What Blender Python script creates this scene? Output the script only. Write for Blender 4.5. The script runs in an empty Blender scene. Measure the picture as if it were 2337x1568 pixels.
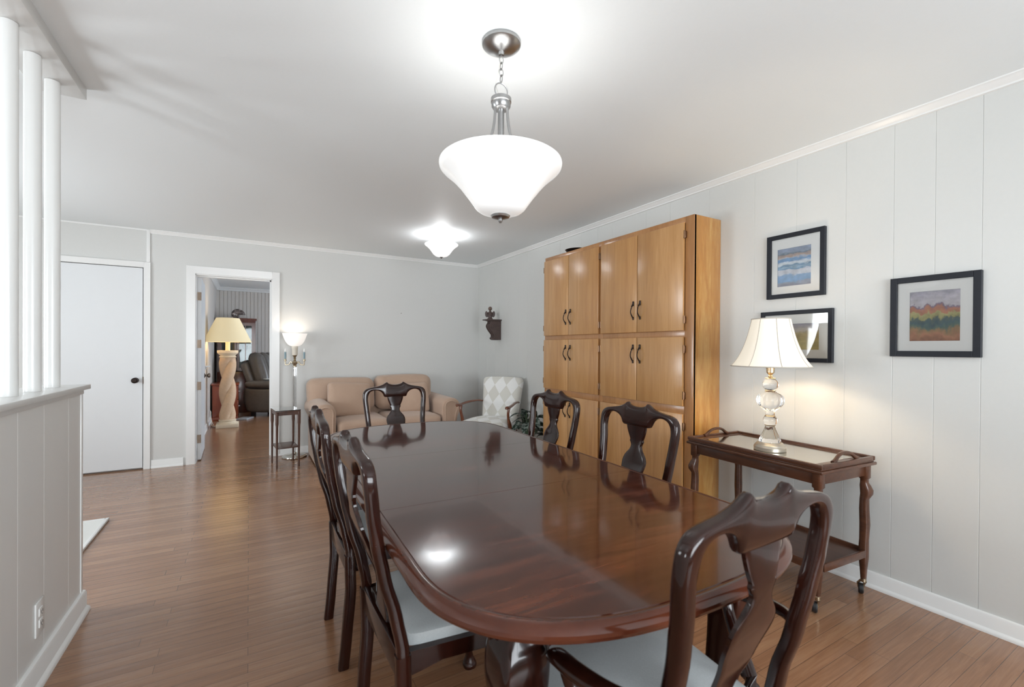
import bpy, bmesh, math, random
from mathutils import Vector, Matrix
from math import sin, cos, pi, radians, sqrt, atan2

C = bpy.context.scene.collection
SC = bpy.context.scene
random.seed(7)

# ------------------------------------------------------------------ camera
HC = 1.2454
yaw, pit, rol = .5268, -.005, .0062
F = Vector((sin(yaw)*cos(pit), cos(yaw)*cos(pit), sin(pit)))
R = Vector((cos(yaw), -sin(yaw), 0)); U = R.cross(F)
R2 = R*cos(rol)+U*sin(rol); U2 = -R*sin(rol)+U*cos(rol)
cam = bpy.data.cameras.new('camera'); co = bpy.data.objects.new('camera', cam); C.objects.link(co)
m = Matrix(((R2.x, U2.x, -F.x, 0), (R2.y, U2.y, -F.y, 0), (R2.z, U2.z, -F.z, HC), (0, 0, 0, 1)))
co.matrix_world = m
cam.sensor_width = 36; cam.lens = 1032.4/2337*36; cam.shift_y = (801.7-784)/2337
cam.clip_start = .02
cam.dof.use_dof = True; cam.dof.focus_distance = 3.6; cam.dof.aperture_fstop = 4.5
SC.camera = co

# ------------------------------------------------------------------ world, exposure, lights
SC.view_settings.view_transform = 'Standard'; SC.view_settings.look = 'None'
SC.view_settings.gamma = 1; SC.view_settings.use_curve_mapping = False
SC.view_settings.exposure = 0.16
w = bpy.data.worlds.new('world'); SC.world = w; w.use_nodes = True
w.node_tree.nodes['Background'].inputs[0].default_value = (.75, .86, 1, 1)
w.node_tree.nodes['Background'].inputs[1].default_value = 1.2

def area(name, loc, direction, sx, sy, power, col=(1, 1, 1), spread=180):
    l = bpy.data.lights.new(name, 'AREA'); l.shape = 'RECTANGLE'; l.size = sx; l.size_y = sy
    l.energy = power; l.color = col; l.spread = radians(spread)
    o = bpy.data.objects.new(name, l); C.objects.link(o); o.location = loc
    o.rotation_euler = Vector(direction).to_track_quat('-Z', 'Y').to_euler(); return o
def point(name, loc, power, col=(1, 1, 1), r=.04):
    l = bpy.data.lights.new(name, 'POINT'); l.energy = power; l.color = col; l.shadow_soft_size = r
    o = bpy.data.objects.new(name, l); C.objects.link(o); o.location = loc; return o
# daylight, plus added fill, from the windows behind and left of the camera
area('rear_window_daylight_fill', (.9, -2.72, 1.35), (0, 1, .30), 2.9, 1.5, 160, (.90, .955, 1))  # made wide and tilted up as added fill, standing in for ceiling-bounced flash
area('daylight_left_window', (-3.34, .75, 1.3), (1, .12, .22), .9, 1.2, 62, (.91, .96, 1))
area('hall_window_fill', (-3.34, 3.9, 1.35), (1, -.1, .15), 1.2, 1.3, 66, (.91, .96, 1))  # unseen window; its light is raised as fill to even out the room
area('daylight_den_window', (3.42, 8.2, 1.35), (-1, 0, 0), 1.6, 1.3, 75, (.72, .85, 1))

# ------------------------------------------------------------------ materials
MT = {}
def newmat(name):
    mt = bpy.data.materials.new(name); mt.use_nodes = True
    return mt, mt.node_tree.nodes, mt.node_tree.links, mt.node_tree.nodes['Principled BSDF']
def setp(b, **k):
    for a, v in k.items():
        n = {'rough': 'Roughness', 'metal': 'Metallic', 'coat': 'Coat Weight', 'coatr': 'Coat Roughness', 'trans': 'Transmission Weight',
             'ior': 'IOR', 'spec': 'Specular IOR Level', 'sheen': 'Sheen Weight', 'emis': 'Emission Strength', 'alpha': 'Alpha'}[a]
        b.inputs[n].default_value = v
def rgb(c): return (*c, 1)
def plain(name, col, noise=.0, nscale=40, bump=0, **k):
    mt, N, L, b = newmat(name); b.inputs['Base Color'].default_value = rgb(col); setp(b, **k)
    if noise or bump:
        tc = N.new('ShaderNodeTexCoord'); n = N.new('ShaderNodeTexNoise'); n.inputs['Scale'].default_value = nscale
        n.inputs['Detail'].default_value = 5; L.new(tc.outputs['Object'], n.inputs['Vector'])
        if noise:
            mx = N.new('ShaderNodeMix'); mx.data_type = 'RGBA'
            mx.inputs['A'].default_value = rgb([x*(1-noise) for x in col]); mx.inputs['B'].default_value = rgb([min(1, x*(1+noise)) for x in col])
            L.new(n.outputs['Fac'], mx.inputs['Factor']); L.new(mx.outputs['Result'], b.inputs['Base Color'])
        if bump:
            bp = N.new('ShaderNodeBump'); bp.inputs['Strength'].default_value = bump; bp.inputs['Distance'].default_value = .002
            L.new(n.outputs['Fac'], bp.inputs['Height']); L.new(bp.outputs['Normal'], b.inputs['Normal'])
    MT[name] = mt; return mt
def wood(name, c1, c2, stretch=(1, 1, 12), scale=6, rough=.25, coat=.3, coatr=.08, c3=None, bump=.05, spec=.5):
    mt, N, L, b = newmat(name); setp(b, rough=rough, coat=coat, coatr=coatr, spec=spec)
    tc = N.new('ShaderNodeTexCoord'); mp = N.new('ShaderNodeMapping')
    mp.inputs['Scale'].default_value = tuple(1/s for s in stretch)
    L.new(tc.outputs['Object'], mp.inputs['Vector'])
    n = N.new('ShaderNodeTexNoise'); n.inputs['Scale'].default_value = scale*6; n.inputs['Detail'].default_value = 8
    n.inputs['Roughness'].default_value = .65; n.inputs['Distortion'].default_value = .6
    L.new(mp.outputs[0], n.inputs['Vector'])
    n2 = N.new('ShaderNodeTexNoise'); n2.inputs['Scale'].default_value = scale*.7; n2.inputs['Detail'].default_value = 3
    L.new(mp.outputs[0], n2.inputs['Vector'])
    add = N.new('ShaderNodeMath'); add.operation = 'ADD'; L.new(n.outputs['Fac'], add.inputs[0]); L.new(n2.outputs['Fac'], add.inputs[1])
    hf = N.new('ShaderNodeMath'); hf.operation = 'MULTIPLY'; hf.inputs[1].default_value = .5; L.new(add.outputs[0], hf.inputs[0])
    r = N.new('ShaderNodeValToRGB'); r.color_ramp.elements[0].position = .36; r.color_ramp.elements[1].position = .64
    r.color_ramp.elements[0].color = rgb(c1); r.color_ramp.elements[1].color = rgb(c2)
    if c3: e = r.color_ramp.elements.new(.5); e.color = rgb(c3)
    L.new(hf.outputs[0], r.inputs[0]); L.new(r.outputs[0], b.inputs['Base Color'])
    bp = N.new('ShaderNodeBump'); bp.inputs['Strength'].default_value = bump; bp.inputs['Distance'].default_value = .001
    L.new(n.outputs['Fac'], bp.inputs['Height']); L.new(bp.outputs['Normal'], b.inputs['Normal'])
    MT[name] = mt; return mt

plain('wall_paint', (.64, .64, .62), .015, 60, .05, rough=.45)
plain('wall_panel', (.625, .63, .61), .015, 60, .05, rough=.42)
plain('wall_half', (.74, .74, .72), .01, 60, .05, rough=.38)
plain('wall_den', (.60, .555, .51), .03, 30, .05, rough=.5)
plain('ceiling_paint', (.835, .868, .875), .01, 80, .12, rough=.6)
plain('trim_white', (.80, .80, .785), 0, rough=.28)
plain('door_white', (.74, .755, .765), .01, 20, rough=.4)
plain('post_white', (.76, .765, .75), 0, rough=.25)
plain('tile_white', (.72, .72, .69), .03, 12, rough=.3)
plain('bronze', (.035, .025, .022), .2, 60, rough=.35, metal=.8)
plain('hinge_metal', (.16, .12, .09), .2, 60, rough=.35, metal=.9)
plain('copper_hinge', (.20, .11, .06), .2, 60, rough=.35, metal=.8)
plain('nickel', (.40, .40, .40), .05, 90, rough=.28, metal=1)
plain('brass_old', (.42, .35, .25), .1, 60, rough=.3, metal=1)
plain('silver_tray', (.62, .60, .55), .05, 60, rough=.12, metal=1)
plain('pewter', (.50, .46, .39), .08, 30, rough=.3, metal=.7)
plain('chrome', (.75, .75, .75), 0, rough=.08, metal=1)
plain('black_frame', (.016, .018, .024), .1, 40, rough=.4, spec=.2)
plain('black_rubber', (.012, .012, .013), .1, 40, rough=.4)
plain('black_foot', (.010, .008, .007), 0, rough=.5)
plain('mat_board', (.90, .90, .875), .005, 60, rough=.6)
plain('cord_white', (.7, .68, .62), 0, rough=.5)
plain('outlet_white', (.78, .78, .76), 0, rough=.3)
plain('slot_dark', (.03, .03, .03), 0, rough=.5)
plain('blue_candle', (.22, .32, .36), .03, 40, rough=.5)
plain('bulb_glass', (.9, .9, .88), 0, rough=.1)
plain('leather_grey', (.095, .082, .072), .2, 25, .25, rough=.38)
plain('paper', (.7, .7, .66), .05, 20, rough=.6)
plain('paper_blue', (.15, .35, .5), .1, 20, rough=.6)
plain('plastic_grey', (.35, .36, .38), .05, 20, rough=.35)
plain('stem_green', (.05, .09, .04), .2, 20, rough=.5)
plain('soil', (.03, .022, .016), .3, 60, rough=.9)
plain('pot_dark', (.05, .035, .03), .1, 30, rough=.5)
plain('iron_dark', (.075, .048, .042), .35, 35, .4, rough=.5)
plain('iron_head', (.13, .085, .065), .3, 35, .4, rough=.5)
plain('socket_cream', (.75, .70, .60), 0, rough=.4)

wood('birch', (.37, .175, .060), (.54, .30, .125), (1, 1, 14), 5, .30, .45, .20, c3=(.45, .235, .085))
wood('birch_side', (.33, .15, .035), (.56, .32, .10), (1, 1, 7), 5, .30, .4, .15, c3=(.45, .20, .045))
wood('birch_edge', (.31, .135, .045), (.44, .22, .085), (1, 1, 12), 6, .3, .4, .12)
wood('cherry_dark', (.010, .003, .002), (.034, .0085, .005), (1, 1, 8), 8, .15, .30, .05, spec=.32)
wood('cherry_top', (.032, .0075, .004), (.150, .040, .018), (7, 1, 1), 5, .10, .35, .04, c3=(.062, .016, .008), bump=.008, spec=.5)
wood('cherry_rim', (.050, .012, .006), (.10, .027, .012), (5, 5, 1), 4, .12, .25, .05, bump=.006, spec=.32)
wood('cart_wood', (.045, .017, .009), (.115, .044, .022), (1, 8, 1), 6, .3, .25, .12, spec=.4)
wood('side_table_wood', (.045, .018, .012), (.10, .04, .022), (1, 1, 8), 8, .35, .3, .15)
wood('chair_arm_wood', (.10, .025, .010), (.20, .06, .022), (4, 4, 4), 8, .25, .5, .1)
wood('hutch_wood', (.060, .012, .006), (.13, .03, .012), (1, 1, 10), 6, .25, .4, .1)
wood('chest_wood', (.16, .028, .010), (.26, .055, .018), (1, 1, 8), 6, .3, .4, .1)

# fabrics
def fabric(name, c, scale=350, amp=.12, rough=.85, sheen=.3, blot=0.12):
    mt, N, L, b = newmat(name); setp(b, rough=rough, sheen=sheen)
    tc = N.new('ShaderNodeTexCoord')
    wv = N.new('ShaderNodeTexNoise'); wv.inputs['Scale'].default_value = scale; wv.inputs['Detail'].default_value = 2
    n2 = N.new('ShaderNodeTexNoise'); n2.inputs['Scale'].default_value = 9; n2.inputs['Detail'].default_value = 4
    for q in (wv, n2): L.new(tc.outputs['Object'], q.inputs['Vector'])
    mx = N.new('ShaderNodeMix'); mx.data_type = 'RGBA'; mx.inputs['A'].default_value = rgb([x*(1-amp) for x in c]); mx.inputs['B'].default_value = rgb([min(1, x*(1+amp)) for x in c])
    L.new(wv.outputs['Fac'], mx.inputs['Factor'])
    m2 = N.new('ShaderNodeMix'); m2.data_type = 'RGBA'; m2.blend_type = 'MULTIPLY'; m2.inputs['B'].default_value = rgb([1-blot, 1-blot*1.1, 1-blot*1.2])
    L.new(n2.outputs['Fac'], m2.inputs['Factor']); L.new(mx.outputs['Result'], m2.inputs['A']); L.new(m2.outputs['Result'], b.inputs['Base Color'])
    bp = N.new('ShaderNodeBump'); bp.inputs['Strength'].default_value = .25; bp.inputs['Distance'].default_value = .001
    L.new(wv.outputs['Fac'], bp.inputs['Height']); L.new(bp.outputs['Normal'], b.inputs['Normal'])
    MT[name] = mt
fabric('sofa_fabric', (.52, .365, .27))
fabric('seat_fabric', (.58, .62, .63), 260, .10, blot=.10)

def diamond():
    mt, N, L, b = newmat('diamond_fabric'); setp(b, rough=.85, sheen=.3)
    uv = N.new('ShaderNodeUVMap'); uv.uv_map = 'UVMap'
    sp = N.new('ShaderNodeSeparateXYZ'); L.new(uv.outputs[0], sp.inputs[0])
    def mth(op, a, bb):
        q = N.new('ShaderNodeMath'); q.operation = op
        for i, v in enumerate((a, bb)):
            if v is None: continue
            if isinstance(v, (int, float)): q.inputs[i].default_value = v
            else: L.new(v, q.inputs[i])
        return q.outputs[0]
    a = mth('MULTIPLY', sp.outputs[0], 1/.150); c = mth('MULTIPLY', sp.outputs[1], 1/.205)
    p = mth('FLOOR', mth('ADD', a, c), None); q = mth('FLOOR', mth('SUBTRACT', a, c), None)
    s = mth('MODULO', mth('ADD', mth('ADD', p, q), 200), 2)
    mx = N.new('ShaderNodeMix'); mx.data_type = 'RGBA'; mx.inputs['A'].default_value = (.80, .80, .78, 1); mx.inputs['B'].default_value = (.64, .625, .57, 1)
    L.new(s, mx.inputs['Factor']); L.new(mx.outputs['Result'], b.inputs['Base Color']); MT['diamond_fabric'] = mt
diamond()

def floor_mat():
    mt, N, L, b = newmat('oak_strip_floor'); setp(b, rough=.22, coat=.35, coatr=.16)
    tc = N.new('ShaderNodeTexCoord'); br = N.new('ShaderNodeTexBrick')
    br.inputs['Scale'].default_value = 1; br.inputs['Brick Width'].default_value = .85; br.inputs['Row Height'].default_value = .057
    br.inputs['Mortar Size'].default_value = .0009; br.inputs['Mortar Smooth'].default_value = .3; br.inputs['Bias'].default_value = 0
    br.offset = .37; br.offset_frequency = 2; br.squash = 1.25; br.squash_frequency = 3
    br.inputs['Color1'].default_value = (0, 0, 0, 1); br.inputs['Color2'].default_value = (1, 1, 1, 1); br.inputs['Mortar'].default_value = (.5, .5, .5, 1)
    L.new(tc.outputs['Object'], br.inputs['Vector'])
    mp = N.new('ShaderNodeMapping'); mp.inputs['Scale'].default_value = (1.3, 26, 1); L.new(tc.outputs['Object'], mp.inputs['Vector'])
    n = N.new('ShaderNodeTexNoise'); n.inputs['Scale'].default_value = 3.2; n.inputs['Detail'].default_value = 8; n.inputs['Roughness'].default_value = .6; n.inputs['Distortion'].default_value = .8
    L.new(mp.outputs[0], n.inputs['Vector'])
    # each board gets its own offset of the grain
    sc = N.new('ShaderNodeMath'); sc.operation = 'MULTIPLY_ADD'; sc.inputs[1].default_value = .30; L.new(br.outputs['Color'], sc.inputs[0]);
    gr = N.new('ShaderNodeMath'); gr.operation = 'MULTIPLY'; gr.inputs[1].default_value = .74; L.new(n.outputs['Fac'], gr.inputs[0]); L.new(gr.outputs[0], sc.inputs[2])
    r = N.new('ShaderNodeValToRGB'); e = r.color_ramp.elements
    e[0].position = .12; e[0].color = (.19, .088, .044, 1); e[1].position = .88; e[1].color = (.40, .225, .125, 1)
    x = e.new(.5); x.color = (.29, .145, .077, 1)
    L.new(sc.outputs[0], r.inputs[0])
    mo = N.new('ShaderNodeMix'); mo.data_type = 'RGBA'; mo.inputs['B'].default_value = (.035, .015, .008, 1)
    f2 = N.new('ShaderNodeMath'); f2.operation = 'MULTIPLY'; f2.inputs[1].default_value = .75; L.new(br.outputs['Fac'], f2.inputs[0])
    L.new(f2.outputs[0], mo.inputs['Factor']); L.new(r.outputs[0], mo.inputs['A']); L.new(mo.outputs['Result'], b.inputs['Base Color'])
    # slight cupping of every strip: the reflections break up board by board
    sx = N.new('ShaderNodeSeparateXYZ'); L.new(tc.outputs['Object'], sx.inputs[0])
    d = N.new('ShaderNodeMath'); d.operation = 'MULTIPLY'; d.inputs[1].default_value = 2*pi/.057; L.new(sx.outputs[1], d.inputs[0])
    cs = N.new('ShaderNodeMath'); cs.operation = 'COSINE'; L.new(d.outputs[0], cs.inputs[0])
    ad = N.new('ShaderNodeMath'); ad.operation = 'MULTIPLY_ADD'; ad.inputs[1].default_value = -.6; L.new(br.outputs['Fac'], ad.inputs[0])
    sm = N.new('ShaderNodeMath'); sm.operation = 'MULTIPLY'; sm.inputs[1].default_value = -.30; L.new(cs.outputs[0], sm.inputs[0]); L.new(sm.outputs[0], ad.inputs[2])
    bp = N.new('ShaderNodeBump'); bp.inputs['Strength'].default_value = .5; bp.inputs['Distance'].default_value = .0012
    L.new(ad.outputs[0], bp.inputs['Height']); L.new(bp.outputs['Normal'], b.inputs['Normal']); L.new(bp.outputs['Normal'], b.inputs['Coat Normal'])
    MT['oak_strip_floor'] = mt
floor_mat()

def glass(name, col=(1, 1, 1), rough=0, ior=1.45):
    mt, N, L, b = newmat(name); b.inputs['Base Color'].default_value = rgb(col); setp(b, rough=rough, trans=1, ior=ior); MT[name] = mt
glass('crystal', (.99, .99, .99), .0, 1.25)
glass('glass_clear', (.95, .98, .97), .0)
def thin_glass(name, fac=.12, tint=(1, 1, 1)):
    mt, N, L, b = newmat(name); out = N['Material Output']
    g = N.new('ShaderNodeBsdfGlossy'); g.inputs['Roughness'].default_value = .03; t = N.new('ShaderNodeBsdfTransparent'); t.inputs[0].default_value = rgb(tint)
    fr = N.new('ShaderNodeFresnel'); fr.inputs[0].default_value = 1.45
    mx = N.new('ShaderNodeMixShader'); L.new(fr.outputs[0], mx.inputs[0]); L.new(t.outputs[0], mx.inputs[1]); L.new(g.outputs[0], mx.inputs[2])
    L.new(mx.outputs[0], out.inputs[0]); MT[name] = mt
thin_glass('picture_glass'); thin_glass('cabinet_glass', tint=(.75, .8, .8)); thin_glass('window_glass')
def emis(name, col, ecol, s, rough=.5):
    mt, N, L, b = newmat(name); b.inputs['Base Color'].default_value = rgb(col); b.inputs['Emission Color'].default_value = rgb(ecol)
    setp(b, rough=rough, emis=s); MT[name] = mt
emis('frosted_glass', (.82, .82, .81), (1, .985, .96), .30, .15)
emis('frosted_glass_small', (.9, .9, .9), (1, 1, 1), .6, .2)
emis('torch_bowl', (.9, .88, .85), (1, .93, .86), .5, .3)
emis('silk_shade', (.80, .74, .64), (1, .86, .66), .28, .8)
emis('yellow_shade', (.72, .62, .42), (1, .80, .45), .30, .8)
plain('shade_trim', (.50, .46, .40), 0, rough=.8)
plain('plaster_lamp', (.66, .46, .30), .12, 30, .3, rough=.7)
plain('plaster_cap', (.74, .62, .46), .06, 30, .2, rough=.7)

def art(name, stops, scale, amp, detail=6, extra=None):
    """landscape print: horizontal bands of colour broken up by brush-like noise (object z from -.5 to .5)"""
    mt, N, L, b = newmat(name); setp(b, rough=.6)
    tc = N.new('ShaderNodeTexCoord'); sp = N.new('ShaderNodeSeparateXYZ'); L.new(tc.outputs['Generated'], sp.inputs[0])
    mp = N.new('ShaderNodeMapping'); mp.inputs['Scale'].default_value = scale; L.new(tc.outputs['Generated'], mp.inputs['Vector'])
    n = N.new('ShaderNodeTexNoise'); n.inputs['Scale'].default_value = 1; n.inputs['Detail'].default_value = detail; n.inputs['Roughness'].default_value = .6
    L.new(mp.outputs[0], n.inputs['Vector'])
    q = N.new('ShaderNodeMath'); q.operation = 'MULTIPLY_ADD'; q.inputs[1].default_value = amp; L.new(n.outputs['Fac'], q.inputs[0]); L.new(sp.outputs[2], q.inputs[2])
    s = N.new('ShaderNodeMath'); s.operation = 'SUBTRACT'; s.inputs[1].default_value = amp*.5; L.new(q.outputs[0], s.inputs[0])
    r = N.new('ShaderNodeValToRGB'); e = r.color_ramp.elements
    e[0].position, e[0].color = stops[0][0], rgb(stops[0][1]); e[1].position, e[1].color = stops[-1][0], rgb(stops[-1][1])
    for p, c in stops[1:-1]: x = e.new(p); x.color = rgb(c)
    L.new(s.outputs[0], r.inputs[0])
    col = r.outputs[0]
    n2 = N.new('ShaderNodeTexNoise'); n2.inputs['Scale'].default_value = 1; n2.inputs['Detail'].default_value = 4
    m2 = N.new('ShaderNodeMapping'); m2.inputs['Scale'].default_value = (5, 5, 9); L.new(tc.outputs['Generated'], m2.inputs['Vector']); L.new(m2.outputs[0], n2.inputs['Vector'])
    hs = N.new('ShaderNodeHueSaturation'); L.new(col, hs.inputs['Color'])
    v = N.new('ShaderNodeMath'); v.operation = 'MULTIPLY_ADD'; v.inputs[1].default_value = .9; v.inputs[2].default_value = .55; L.new(n2.outputs['Fac'], v.inputs[0]); L.new(v.outputs[0], hs.inputs['Value'])
    L.new(hs.outputs[0], b.inputs['Base Color']); MT[name] = mt
art('seascape', [(.0, (.25, .25, .30)), (.10, (.30, .33, .42)), (.14, (.20, .36, .58)), (.28, (.24, .40, .62)), (.32, (.62, .66, .72)), (.42, (.66, .68, .74)), (.45, (.16, .32, .50)), (.50, (.35, .50, .62)), (.54, (.14, .28, .44)),
                 (.58, (.68, .74, .78)), (.63, (.66, .72, .78)), (.66, (.20, .36, .58)), (.72, (.22, .38, .60)), (.745, (.55, .55, .58)), (.77, (.50, .36, .28)), (.82, (.42, .34, .32)), (.85, (.14, .22, .26)), (.88, (.30, .36, .46)), (1, (.34, .40, .54))], (3.5, 3.5, 11), .22)
art('wheat_field', [(0, (.50, .40, .13)), (.3, (.52, .43, .16)), (.5, (.45, .34, .13)), (.62, (.48, .38, .17)), (.68, (.55, .46, .30)), (.72, (.60, .54, .44)), (1, (.36, .34, .42))], (9, 9, 6), .22)
art('autumn_hills', [(0, (.26, .10, .05)), (.12, (.42, .19, .10)), (.22, (.33, .20, .09)), (.28, (.10, .16, .12)), (.36, (.05, .11, .13)), (.44, (.10, .14, .12)), (.47, (.35, .33, .13)), (.54, (.44, .40, .18)), (.57, (.48, .22, .12)), (.64, (.46, .20, .13)),
                     (.69, (.22, .18, .26)), (.72, (.55, .52, .55)), (.85, (.58, .55, .60)), (1, (.42, .40, .47))], (6, 6, 5), .42, 8)
def shell_mat():
    mt, N, L, b = newmat('shell_nacre'); setp(b, rough=.25, coat=.6)
    tc = N.new('ShaderNodeTexCoord'); v = N.new('ShaderNodeTexNoise'); v.inputs['Scale'].default_value = 22; v.inputs['Detail'].default_value = 5; L.new(tc.outputs['Object'], v.inputs['Vector'])
    r = N.new('ShaderNodeValToRGB'); e = r.color_ramp.elements; e[0].position = .35; e[0].color = (.04, .03, .025, 1); e[1].position = .7; e[1].color = (.5, .42, .38, 1); x = e.new(.52); x.color = (.16, .12, .11, 1)
    L.new(v.outputs['Fac'], r.inputs[0]); L.new(r.outputs[0], b.inputs['Base Color']); MT['shell_nacre'] = mt
shell_mat()
def leaf_mat():
    mt, N, L, b = newmat('silver_leaf'); setp(b, rough=.4)
    tc = N.new('ShaderNodeTexCoord'); v = N.new('ShaderNodeTexNoise'); v.inputs['Scale'].default_value = 38; v.inputs['Detail'].default_value = 4; L.new(tc.outputs['Object'], v.inputs['Vector'])
    r = N.new('ShaderNodeValToRGB'); e = r.color_ramp.elements; e[0].position = .44; e[0].color = (.018, .045, .028, 1); e[1].position = .60; e[1].color = (.33, .38, .34, 1)
    L.new(v.outputs['Fac'], r.inputs[0]); L.new(r.outputs[0], b.inputs['Base Color']); MT['silver_leaf'] = mt
leaf_mat()

# ------------------------------------------------------------------ mesh helpers
def link(name, bm, mat, parent=None, smooth=True, angle=35):
    me = bpy.data.meshes.new(name); bmesh.ops.recalc_face_normals(bm, faces=bm.faces); bm.to_mesh(me); bm.free()
    if smooth:
        me.polygons.foreach_set('use_smooth', [True]*len(me.polygons)); me.set_sharp_from_angle(angle=radians(angle))
    me.materials.append(MT[mat]); o = bpy.data.objects.new(name, me); C.objects.link(o)
    if parent: o.parent = parent
    return o
def thing(name, label, cat, loc=(0, 0, 0), rz=0, group=None):
    o = bpy.data.objects.new(name, None); C.objects.link(o); o.location = loc; o.rotation_euler = (0, 0, rz)
    o['label'] = label; o['category'] = cat
    if group: o['group'] = group
    o.empty_display_size = .1
    return o
def tag(o, label, cat, group=None):
    o['label'] = label; o['category'] = cat
    if group: o['group'] = group
    return o
def struct(name, bm, mat, parent=None, **k):
    o = link(name, bm, mat, parent, **k)
    if not parent: o['kind'] = 'structure'
    return o
def box(bm, x0, x1, y0, y1, z0, z1, bev=0, seg=2, mtx=None):
    vs = [bm.verts.new((x, y, z)) for x in (x0, x1) for y in (y0, y1) for z in (z0, z1)]
    fs = [bm.faces.new([vs[i] for i in f]) for f in ((0, 1, 3, 2), (4, 6, 7, 5), (0, 4, 5, 1), (2, 3, 7, 6), (0, 2, 6, 4), (1, 5, 7, 3))]
    if mtx: bmesh.ops.transform(bm, matrix=mtx, verts=vs)
    if bev:
        es = list({e for f in fs for e in f.edges})
        bmesh.ops.bevel(bm, geom=es, offset=bev, segments=seg, affect='EDGES', profile=.5)
def BX(*a, **k): bm = bmesh.new(); box(bm, *a, **k); return bm
def prism(bm, pts, axis, a, b):
    """extrude a closed 2D outline along an axis; pts in the other two axes (cyclic order)"""
    def P(p, t):
        return {'x': (t, p[0], p[1]), 'y': (p[0], t, p[1]), 'z': (p[0], p[1], t)}[axis]
    A = [bm.verts.new(P(p, a)) for p in pts]; B = [bm.verts.new(P(p, b)) for p in pts]; n = len(pts)
    bm.faces.new(A); bm.faces.new(B[::-1])
    for i in range(n): bm.faces.new((A[i], A[(i+1) % n], B[(i+1) % n], B[i]))
def lathe(bm, prof, c=(0, 0, 0), n=40, cap=True, sx=1, sy=1):
    rings = []
    for r, z in prof:
        if r < 1e-5: rings.append([bm.verts.new((c[0], c[1], c[2]+z))])
        else: rings.append([bm.verts.new((c[0]+sx*r*cos(2*pi*i/n), c[1]+sy*r*sin(2*pi*i/n), c[2]+z)) for i in range(n)])
    for a, b in zip(rings, rings[1:]):
        if len(a) == 1 and len(b) == 1: continue
        for i in range(n):
            j = (i+1) % n
            if len(a) == 1: bm.faces.new((a[0], b[i], b[j]))
            elif len(b) == 1: bm.faces.new((a[i], a[j], b[0]))
            else: bm.faces.new((a[i], a[j], b[j], b[i]))
    if cap:
        for rr in (rings[0], rings[-1]):
            if len(rr) > 1: bm.faces.new(rr)
def cat_rom(P, k=4):
    P = [tuple(p) for p in P]; out = []
    for i in range(len(P)-1):
        p0 = P[max(i-1, 0)]; p1 = P[i]; p2 = P[i+1]; p3 = P[min(i+2, len(P)-1)]
        for s in range(k):
            t = s/k; out.append(tuple(.5*((2*b)+(c-a)*t+(2*a-5*b+4*c-d)*t*t+(3*b-a-3*c+d)*t**3) for a, b, c, d in zip(p0, p1, p2, p3)))
    out.append(P[-1]); return out
def tube(bm, path, rad, n=10, cap=True, sq=1.0, flat=1.0, up=(0, 0, 1), k=0):
    """sweep a round (sq=1) or squarish (sq<1) section along path; rad = number or list"""
    if not isinstance(rad, (list, tuple)): rad = [rad]*len(path)
    if k:
        q = cat_rom([(*p, r) for p, r in zip(path, rad)], k); path = [p[:3] for p in q]; rad = [p[3] for p in q]
    P = [Vector(p) for p in path]; rings = []; prev = Vector(up)
    for i, p in enumerate(P):
        t = (P[min(i+1, len(P)-1)]-P[max(i-1, 0)]).normalized()
        x = prev.cross(t)
        if x.length < 1e-4: x = Vector((1, 0, 0)).cross(t)
        if x.length < 1e-4: x = Vector((0, 1, 0)).cross(t)
        x.normalize(); y = t.cross(x).normalized(); 
        if abs(t.dot(Vector(up))) < .95: prev = Vector(up)
        else: prev = y
        ring = []
        for j in range(n):
            a = 2*pi*(j+.5)/n; ca, sa = cos(a), sin(a)
            if sq != 1: ca = math.copysign(abs(ca)**sq, ca); sa = math.copysign(abs(sa)**sq, sa)
            ring.append(bm.verts.new(p+x*ca*rad[i]+y*sa*rad[i]*flat))
        rings.append(ring)
    for a, b in zip(rings, rings[1:]):
        for j in range(n): bm.faces.new((a[j], a[(j+1) % n], b[(j+1) % n], b[j]))
    if cap: bm.faces.new(rings[0][::-1]); bm.faces.new(rings[-1])
def zsweep(bm, st, n=16, sq=.5, rot=0):
    """stack of horizontal squarish rings: st = (x,y,z,rx,ry)"""
    rings = []
    for x, y, z, rx, ry in st:
        rr = []
        for j in range(n):
            a = 2*pi*(j+.5)/n; ca, sa = cos(a), sin(a); ca = math.copysign(abs(ca)**sq, ca)*rx; sa = math.copysign(abs(sa)**sq, sa)*ry
            rr.append(bm.verts.new((x+ca*cos(rot)-sa*sin(rot), y+ca*sin(rot)+sa*cos(rot), z)))
        rings.append(rr)
    for a, b in zip(rings, rings[1:]):
        for j in range(n): bm.faces.new((a[j], a[(j+1) % n], b[(j+1) % n], b[j]))
    bm.faces.new(rings[0][::-1]); bm.faces.new(rings[-1])
def strip(bm, st, T, prof, n=14, sq=.55):
    """bent flat piece: st = (ax,az,bx,bz) edge points in the lateral/vertical plane, T thickness, prof(z) = forward offset"""
    rings = []
    for ax, az, bx, bz in st:
        rr = []
        for j in range(n):
            a = 2*pi*(j+.5)/n; s = math.copysign(abs(cos(a))**sq, cos(a)); t = math.copysign(abs(sin(a))**sq, sin(a))
            x = (ax+bx)/2+(bx-ax)/2*s; z = (az+bz)/2+(bz-az)/2*s
            rr.append(bm.verts.new((x, prof(z)+T/2*t, z)))
        rings.append(rr)
    for a, b in zip(rings, rings[1:]):
        for j in range(n): bm.faces.new((a[j], a[(j+1) % n], b[(j+1) % n], b[j]))
    bm.faces.new(rings[0][::-1]); bm.faces.new(rings[-1])
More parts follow.
